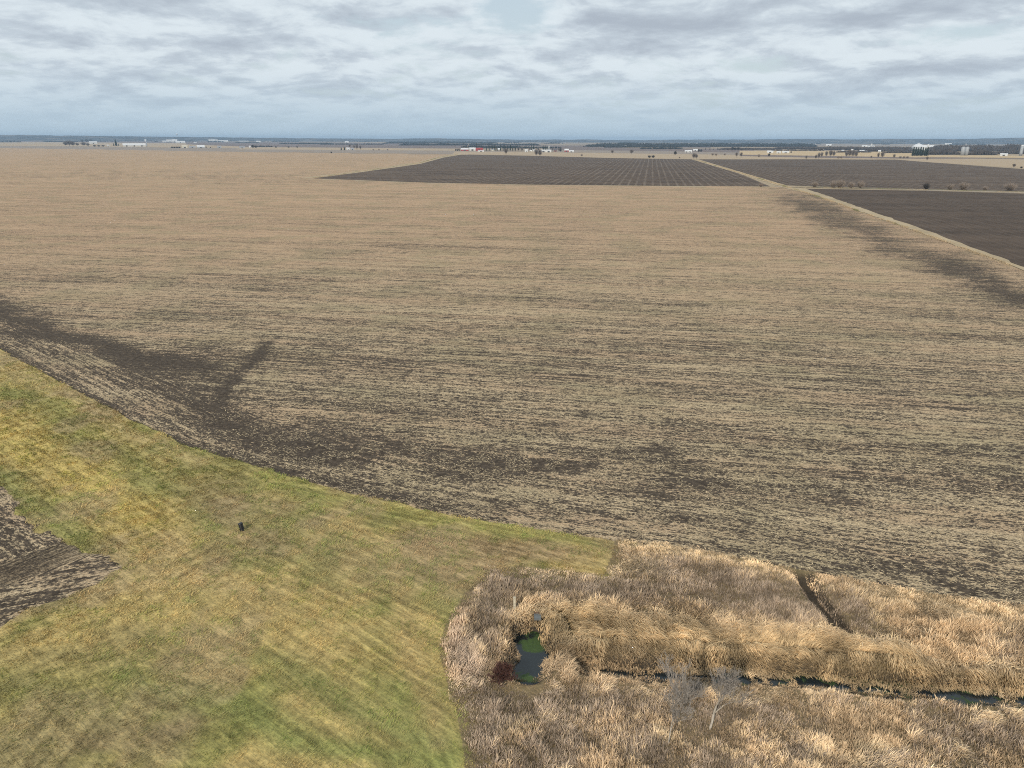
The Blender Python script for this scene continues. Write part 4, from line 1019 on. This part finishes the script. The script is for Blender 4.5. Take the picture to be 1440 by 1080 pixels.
# grain elevator
c_, wdt = span(1351, 1360, 218.6); hh = height_to(c_, 202.0)
t = thing('grain_elevator', (c_.x, c_.y, ZF - .4), 'tall grey grain elevator with a lattice head standing in the wood', 'grain elevator')
r_ = wdt * .26
for s_ in (-1, 1): MB().lathe([(r_, 0), (r_, hh * .68), (r_ * .6, hh * .74), (r_ * .1, hh * .76)], 18, s_ * r_ * .98, 0).build('bin', M['steel'], t, True)
MB().box(-wdt * .35, wdt * .35, -r_ * .4, r_ * .4, hh * .765, hh * .83).build('head_house', M['dark_roof'], t)
mb = MB()
for s_ in (-1, 1):
    for q_ in (-1, 1): mb.tube((s_ * 1.4, q_ * 1.4, hh * .83), (s_ * 1.4, q_ * 1.4, hh), .3, .3, 4)
    mb.tube((s_ * 1.4, -1.4, hh * .84), (-s_ * 1.4, -1.4, hh * .98), .25, .25, 4); mb.tube((s_ * wdt * .33, 0, hh * .84), (-s_ * 1.4, 0, hh * .99), .45, .45, 4)
mb.build('lattice', M['steel'], t)
# water tower
c_ = at(250, 197.6); hh = height_to(c_, 187.6)
t = thing('water_tower', (c_.x, c_.y, ZF - .5), 'pale water tower rising above the horizon on the left', 'water tower')
MB().lathe([(hh * .035, 0), (hh * .025, hh * .3), (hh * .03, hh * .72)], 12).build('stem', M['white_wall'], t, True)
MB().lathe([(hh * .03, hh * .72), (hh * .13, hh * .78), (hh * .17, hh * .87), (hh * .13, hh * .95), (hh * .04, hh)], 16).build('tank', M['white_roof'], t, True)

# utility poles
def pole(x, yb, yt, label):
    b_ = at(x, yb); hh = height_to(b_, yt)
    t = thing('utility_pole', (b_.x, b_.y, .3), label, 'pole', 'utility poles')
    MB().tube((0, 0, 0), (0, 0, hh), .28, .2, 6).build('shaft', M['dark_twig'], t)
    MB().box(-1.3, 1.3, -.1, .1, hh * .93, hh * .93 + .2).build('crossarm', M['dark_twig'], t)
pole(616.5, 206.6, 198, 'tall dark utility pole left of the red roofed farm')
pole(816, 210, 204, 'utility pole right of the small red barn')
pole(502, 210, 201, 'utility pole beside the small farm left of the middle')
pole(1116, 207.8, 199.8, 'utility pole above the three white barns')
pole(115, 203, 190.5, 'utility pole behind the bare trees at far left')

# ------------------------------------------------------------------ far trees, one object each
T = far_tree
g1 = 'bare trees round the far left farm'
for x_, yb_, yt_, wd_, lb in [(93, 206, 197.4, 1.1, 'leftmost bare tree of the far left farm'), (98, 206.2, 196.6, 1.2, 'tall bare tree second from left at the far left farm'),
                              (103, 206, 198, 1.1, 'bare tree third from left at the far left farm'), (109, 205.6, 200.2, 1.3, 'low bare tree left of the white barn at far left'),
                              (118, 205.8, 199.2, 1.4, 'bushy bare tree in front of the white barn at far left'), (124, 206, 200.6, 1.4, 'low bare tree under the white barn at far left')]: T('round', x_, yb_, yt_, lb, g1, wd_)
for x_, yb_, yt_, lb in [(116, 200.2, 195.6, 'left dark tree behind the white barn at far left'), (122, 200.2, 195, 'middle dark tree behind the white barn at far left'), (128, 200.4, 195.4, 'right dark tree behind the white barn at far left')]: T('dark', x_, yb_, yt_, lb, 'dark trees behind the far left farm', 1.2)
for x_, lb in [(133, 'left low hedge bush at the far left farm'), (139, 'middle low hedge bush at the far left farm'), (145, 'right low hedge bush at the far left farm')]: T('brush', x_, 206, 203.6, lb, 'hedge bushes at the far left farm', 2.2)
T('conifer', 163.5, 205.4, 195.8, 'lone dark spruce left of the long white barn', None, 1.3)
T('conifer', 160, 205.2, 201.2, 'short spruce close left of the lone dark spruce', None, 1.3); T('conifer', 167, 205.2, 202, 'short spruce between the lone spruce and the long white barn', None, 1.3)
for i, x_ in enumerate((242, 245.5, 249, 252.5)): T('brush', x_, 208.2, 205.8, ['leftmost', 'second', 'third', 'rightmost'][i] + ' dark bush left of the cream barn', 'dark bushes left of the cream barn', 2.0)
for x_, yb_, yt_, lb in [(290, 208, 206, 'low dark bush right of the white roofed barn'), (296, 208, 206.4, 'second dark bush right of the white roofed barn'), (356, 208.4, 203.4, 'dark tree beside the tiny white farmhouse'), (360, 208.3, 204.2, 'dark tree right of the tiny white farmhouse')]: T('dark', x_, yb_, yt_, lb, None, 1.4)
for x_, lb in [(388, 'left small bush in the field strip before the small farm'), (406, 'middle small bush in the field strip left of the small farm'), (418, 'right small bush in the field strip left of the small farm')]: T('brush', x_, 207.8, 205.2, lb, 'small bushes left of the small farm', 1.4)
T('brush', 466, 215.4, 212.8, 'lone dark bush in the field before the small farm', None, 1.3)
T('conifer', 480, 211.4, 207.2, 'left dark evergreen of the small farm', None, 1.8); T('conifer', 484.5, 211.2, 206.6, 'right dark evergreen of the small farm', None, 1.8)
for x_, yb_, yt_, lb in [(492, 209, 202.6, 'bare tree above the small farm shed'), (498, 209.8, 203.6, 'bare tree right of the small farm shed'), (502, 211, 202, 'tall thin bare tree of the small farm'), (507, 211, 204, 'rightmost bare tree of the small farm')]: T('bare', x_, yb_, yt_, lb, 'bare trees of the small farm')
for x_, lb in [(525, 'left low shrub of the cream strip right of the small farm'), (533, 'middle low shrub of the cream strip right of the small farm'), (545, 'right low shrub of the cream strip right of the small farm')]: T('shrub', x_, 211.4, 209.2, lb, 'low shrubs right of the small farm', 1.3)
for i, x_ in enumerate((641, 643.4, 645.6)): T('brush', x_, 212.3, 209, ['left', 'middle', 'right'][i] + ' little dark bush left of the red and white barn', 'little bushes left of the red and white barn', .9)
T('conifer', 656.8, 211, 204.6, 'spruce behind the low red barn', None, 1.0); T('conifer', 671, 211, 203.4, 'tall spruce behind the red roofed barn', None, 1.0)
cs = [(684, 205.6), (688, 206), (692, 204), (696, 203.2), (699, 205), (704, 204), (707.5, 206), (710, 203.4), (714, 204.6), (717.5, 203), (721, 205), (724.5, 204.2)]
for i, (x_, yt_) in enumerate(cs): T('conifer', x_, 212.2, yt_, 'spruce number %s from the left in the spruce row right of the red barn' % 'one two three four five six seven eight nine ten eleven twelve'.split()[i], 'row of spruces in the middle farmstead', .85)
T('bare', 711.5, 218, 208, 'big bare tree in front of the row of spruces', None, 1.2)
for x_, yb_, yt_, lb in [(729, 213, 206.6, 'bare tree between the spruce row and the white farmhouse'), (734, 213.6, 206.4, 'bare tree left of the white farmhouse'), (745, 212.8, 207, 'bare tree above the cream shed'), (757, 213, 206.6, 'bare tree left of the long bright white shed'),
                         (754, 220.6, 209, 'left bare tree at the edge of the ploughed field'), (759, 221, 209.6, 'right bare tree at the edge of the ploughed field'), (786, 213.6, 208, 'bare tree beside the brick farmhouse'), (776.8, 213, 207.6, 'bare tree behind the brick farmhouse')]: T('bare', x_, yb_, yt_, lb, 'bare trees of the middle farmstead', 1.1)
for x_, yt_, lb in [(747.5, 204.6, 'left spruce of the pair above the grey roofed farmhouse'), (750.5, 202.8, 'right taller spruce of the pair above the grey roofed farmhouse'), (764.5, 204.4, 'left spruce behind the long bright white shed'), (767.5, 203.6, 'middle spruce behind the long bright white shed'), (770.5, 204.4, 'right spruce behind the long bright white shed')]: T('conifer', x_, 211.6, yt_, lb, None, 1.0)
T('dark', 788, 213.4, 208.6, 'dark round tree left of the small red barn', None, 1.0)
T('shrub', 818, 219.6, 216, 'small bush in the pale field right of the small red barn', None, 1.1)
for x_, yb_, yt_, lb in [(861, 216.6, 210.4, 'leftmost round bare tree standing alone in the middle fields'), (888, 217.2, 209.4, 'second round bare tree standing alone in the middle fields')]: T('round', x_, yb_, yt_, lb, 'lone trees in the middle fields', .95)
T('dark', 949.5, 218.2, 212, 'dark round tree standing left of the pair of white barns', 'lone trees in the middle fields', 1.0)
T('brush', 913, 221.8, 218, 'left half of the low bush beside the ploughed field', None, 1.5); T('brush', 918.5, 221.8, 217.6, 'right half of the low bush beside the ploughed field', None, 1.5)
T('shrub', 955.5, 222.6, 220, 'tiny bush near the upper corner of the ploughed field', None, 1.1)
T('bare', 975.5, 224.2, 214.4, 'reddish bare tree at the top of the grass lane', None, 1.2); T('bare', 979, 224, 216, 'smaller bare tree at the top of the grass lane', None, 1.2)
for x_, lb in [(982.5, 'left dark tree right of the white roofed barn'), (986, 'right dark tree right of the white roofed barn')]: T('dark', x_, 214, 209.6, lb, None, 1.1)
for i, x_ in enumerate((992, 998, 1003, 1009, 1014, 1020, 1026)): T('bare', x_, 211.6, 208.0 + (i % 3) * .4, 'thin bare tree number %s from the left in the faint row' % 'one two three four five six seven'.split()[i], 'faint row of bare trees right of the blue wood', 1.3)
for x_, yt_, lb in [(1030, 206, 'left dark tree of the clump under the blue wood'), (1034, 207, 'second dark tree of the clump under the blue wood'), (1038, 206.4, 'third dark tree of the clump under the blue wood'), (1043, 208.6, 'right low dark tree of the clump under the blue wood')]: T('dark', x_, 211.6, yt_, lb, 'dark tree clump under the blue wood', 1.2)
for x_, yb_, yt_, lb in [(1002, 218.6, 214.6, 'left faint shrub of the pale strip behind the lane'), (1007, 218.8, 215, 'second faint shrub of the pale strip behind the lane'), (1019, 218.4, 215, 'third faint shrub of the pale strip behind the lane')]: T('shrub', x_, yb_, yt_, lb, 'faint shrubs behind the lane', 1.2)
for x_, lb in [(1035.5, 'left thin tree of the pair in the pale strip'), (1042, 'right thin tree of the pair in the pale strip')]: T('bare', x_, 221.6, 213.4, lb, 'thin trees in the pale strip', 1.0)
T('shrub', 1067, 221, 216, 'lone shrub left of the three white barns', None, 1.0); T('dark', 1081.5, 220, 215.4, 'dark bush below the leftmost of the three white barns', None, 1.0)
T('dark', 1112.5, 215.4, 212.6, 'dark tree at the end of the low white barn', None, 1.0)
g = 'bare trees in the golden field'
for x_, yb_, yt_, wd_, lb in [(1133.5, 225, 218, .9, 'leftmost thin bare tree of the golden field'), (1147, 224.4, 217, 1.0, 'second bare tree of the golden field'), (1151, 224, 213.6, .9, 'third bare tree of the golden field'), (1155, 222.6, 213, .9, 'fourth bare tree of the golden field'),
                              (1161.5, 221.6, 211.6, 1.0, 'thin tree left of the dark bare tree of the golden field'), (1167.5, 221.6, 210, 1.1, 'thick dark bare tree of the golden field'), (1172, 221.2, 211.4, 1.0, 'tree touching the thick dark bare tree on its right'),
                              (1190, 222, 212, 1.0, 'left tree of the largest bare clump'), (1194, 222.4, 209, 1.1, 'tallest tree of the largest bare clump'), (1199, 222.4, 210, 1.2, 'broad tree in the largest bare clump'), (1203.5, 222.2, 212, 1.0, 'right tree of the largest bare clump'),
                              (1225, 222.8, 218.6, 1.3, 'low round bare tree right of the largest bare clump'), (1234.5, 223.6, 213.8, .8, 'left tree of the pair under the white farmhouse'), (1240, 223.8, 211.8, .95, 'right tree of the pair under the white farmhouse'), (1257, 223.8, 216, .9, 'lone thin bare tree left of the spruce windbreak'),
                              (1303.5, 226.4, 219.6, 1.0, 'small bare tree in front of the spruce windbreak')]: T('bare', x_, yb_, yt_, lb, g, wd_)
for x_, lb in [(1183, 'left low bush of the golden field'), (1179, 'leftmost tiny bush of the golden field'), (1266, 'left bush left of the windbreak'), (1271, 'second bush left of the windbreak'), (1276, 'third bush left of the windbreak')]: T('shrub', x_, 222.8, 218.8, lb, 'low bushes of the golden field', 1.2)
for i, x_ in enumerate((1283.5, 1286.8, 1290, 1293.4, 1296.6, 1300, 1303)): T('conifer', x_, 219.4, 206.6 + (i * 7 % 3) * .5, 'spruce number %s from the left in the dark windbreak' % 'one two three four five six seven'.split()[i], 'dark spruce windbreak', 1.15)
T('round', 1425.5, 236, 229.4, 'dark bare tree at the right edge above the brown ploughed field', None, 1.0); T('brush', 1436, 236.6, 233.6, 'low bush at the right edge above the brown ploughed field', None, 1.4)
# shrubs along the farm track
g = 'bare shrubs along the farm track'
for x_, yt_, wd_, lb in [(1070, 256.4, 1.1, 'small shrub where the track meets the grass lane'), (1145.5, 254.4, 1.2, 'leftmost bare shrub above the farm track'), (1172, 252.6, 1.0, 'left shrub of the trackside group of four'), (1181, 251.4, 1.2, 'tallest shrub of the trackside group of four'), (1196.5, 254.6, 1.1, 'third shrub of the trackside group of four'), (1209.5, 253.6, 1.1, 'right shrub of the trackside group of four'),
                          (1302, 256, 1.1, 'dark lone shrub in the middle of the farm track'), (1336, 257.6, 1.2, 'small shrub left of the large round shrub'), (1354, 254.8, 1.35, 'large round bare shrub beside the farm track'), (1385, 261, 1.2, 'low shrub right of the large round shrub'), (1420, 256, 1.5, 'broad pale shrub at the right end of the farm track')]:
    T('brush' if x_ == 1302 else 'shrub', x_, 263.0 + max(0, (x_ - 1100)) * .0165, yt_, lb, g, wd_, z=.5)

# ------------------------------------------------------------------ near objects
tz = lambda v_: float(terrain(np.array([v_.x]), np.array([v_.y]))[0])
def near_tree(x, yb, yt, seed, label, bark, **kw):
    b_ = at(x, yb); z_ = tz(b_); hh = height_to(b_, yt)
    t = thing('young_tree', (b_.x, b_.y, z_), label, 'tree', 'young bare trees by the ditch')
    tree_parts(grow(hh, kw.get('spread', .7), seed, 5, 3, .34, .6, r0=kw.get('r0', .07), lean=kw.get('lean', (0, 0)), multi=kw.get('multi', 1)), kw.get('cut', 1), t, bark, 'grey_twig', .012)
near_tree(940, 1046, 942, 3, 'fine grey bare tree left of the pale forked trunk', 'pale_bark', spread=.62, r0=.05)
near_tree(998, 1024, 930, 12, 'bare tree with a pale bent forked trunk by the ditch', 'pale_bark', spread=.7, r0=.11, lean=(.18, .1))
near_tree(962, 1010, 945, 22, 'low bare sapling between the two young trees', 'grey_twig', spread=.7, r0=.03, cut=0)
# dark red shrub left of the pool
b_ = at(703, 958)
t = thing('red_shrub', (b_.x, b_.y, tz(b_)), 'dark red leafless shrub left of the small pool', 'shrub')
tree_parts(grow(1.7, 1.2, 31, 4, 3, .16, .3, r0=.03, multi=7), 0, t, 'red_twig', 'red_twig', .014)
# drain riser
b_ = at(341, 746); z_ = tz(b_)
t = thing('drain_pipe', (b_.x, b_.y, z_), 'short black standing drain pipe on a bare spot in the meadow', 'pipe')
mb = MB(); prof = []
for i in range(12):
    z0 = i * .085; prof += [(.30, z0), (.325, z0 + .02), (.325, z0 + .05), (.30, z0 + .07)]
prof[0] = (.30, -.1)
mb.lathe(prof, 24).build('body', M['black_plastic'], t, True)
MB().lathe([(.345, 1.005), (.35, 1.06), (.30, 1.11), (.12, 1.135), (.02, 1.14)], 24).build('cap', M['black_plastic'], t, True)
t.rotation_euler = (0, rad(-9), 0); t.scale = (.82, .82, .9)
# old post and concrete block
b_ = at(723.5, 857); z_ = tz(b_); hh = height_to(b_, 841)
t = thing('old_post', (b_.x, b_.y, z_ - .2), 'weathered pale wooden post standing among the brown weeds', 'post')
MB().box(-.12, .12, -.11, .11, 0, hh + .3).build('shaft', M['wood_post'], t)
MB().box(-.14, .14, -.13, .13, hh + .305, hh + .38).build('cap', M['wood_post'], t)
b_ = at(755.5, 866); z_ = tz(b_)
t = thing('culvert_headwall', (b_.x, b_.y, z_ - .1), 'small grey concrete headwall with a dark pipe mouth near the pool', 'headwall')
MB().box(-.34, .34, -.12, .12, 0, .78).build('wall', M['concrete'], t)
ring = MB()
for i in range(20):
    a, b2 = 2 * math.pi * i / 20, 2 * math.pi * (i + 1) / 20
    ring.tube((.27 * math.cos(a), -.16, .5 + .27 * math.sin(a)), (.27 * math.cos(b2), -.16, .5 + .27 * math.sin(b2)), .045, .045, 6)
ring.build('pipe_rim', M['rust'], t)
MB().lathe([(.25, 0), (.25, .02)], 20).build('pipe_mouth', M['dark_door'], t)
pm = t.children[-1]; pm.rotation_euler = (math.pi / 2, 0, 0); pm.location = (0, -.125, .5)

# ------------------------------------------------------------------ air
hz_m = bpy.data.materials.new('haze'); hz_m.use_nodes = True
nn = hz_m.node_tree; nn.nodes.clear()
pv_ = nn.nodes.new('ShaderNodeVolumePrincipled'); ou = nn.nodes.new('ShaderNodeOutputMaterial'); nn.links.new(pv_.outputs[0], ou.inputs['Volume'])
pv_.inputs['Density'].default_value = 5.5e-5; pv_.inputs['Color'].default_value = c4(.55, .76, 1.0); pv_.inputs['Anisotropy'].default_value = 0.0
v_, f2 = box_vf(-31000, 31000, -31000, 31000, -4.0, 125.0)
o = mesh_py('haze', v_, f2, hz_m); tag(o, 'thin pale blue haze over the distant fields', 'haze', kind='stuff')
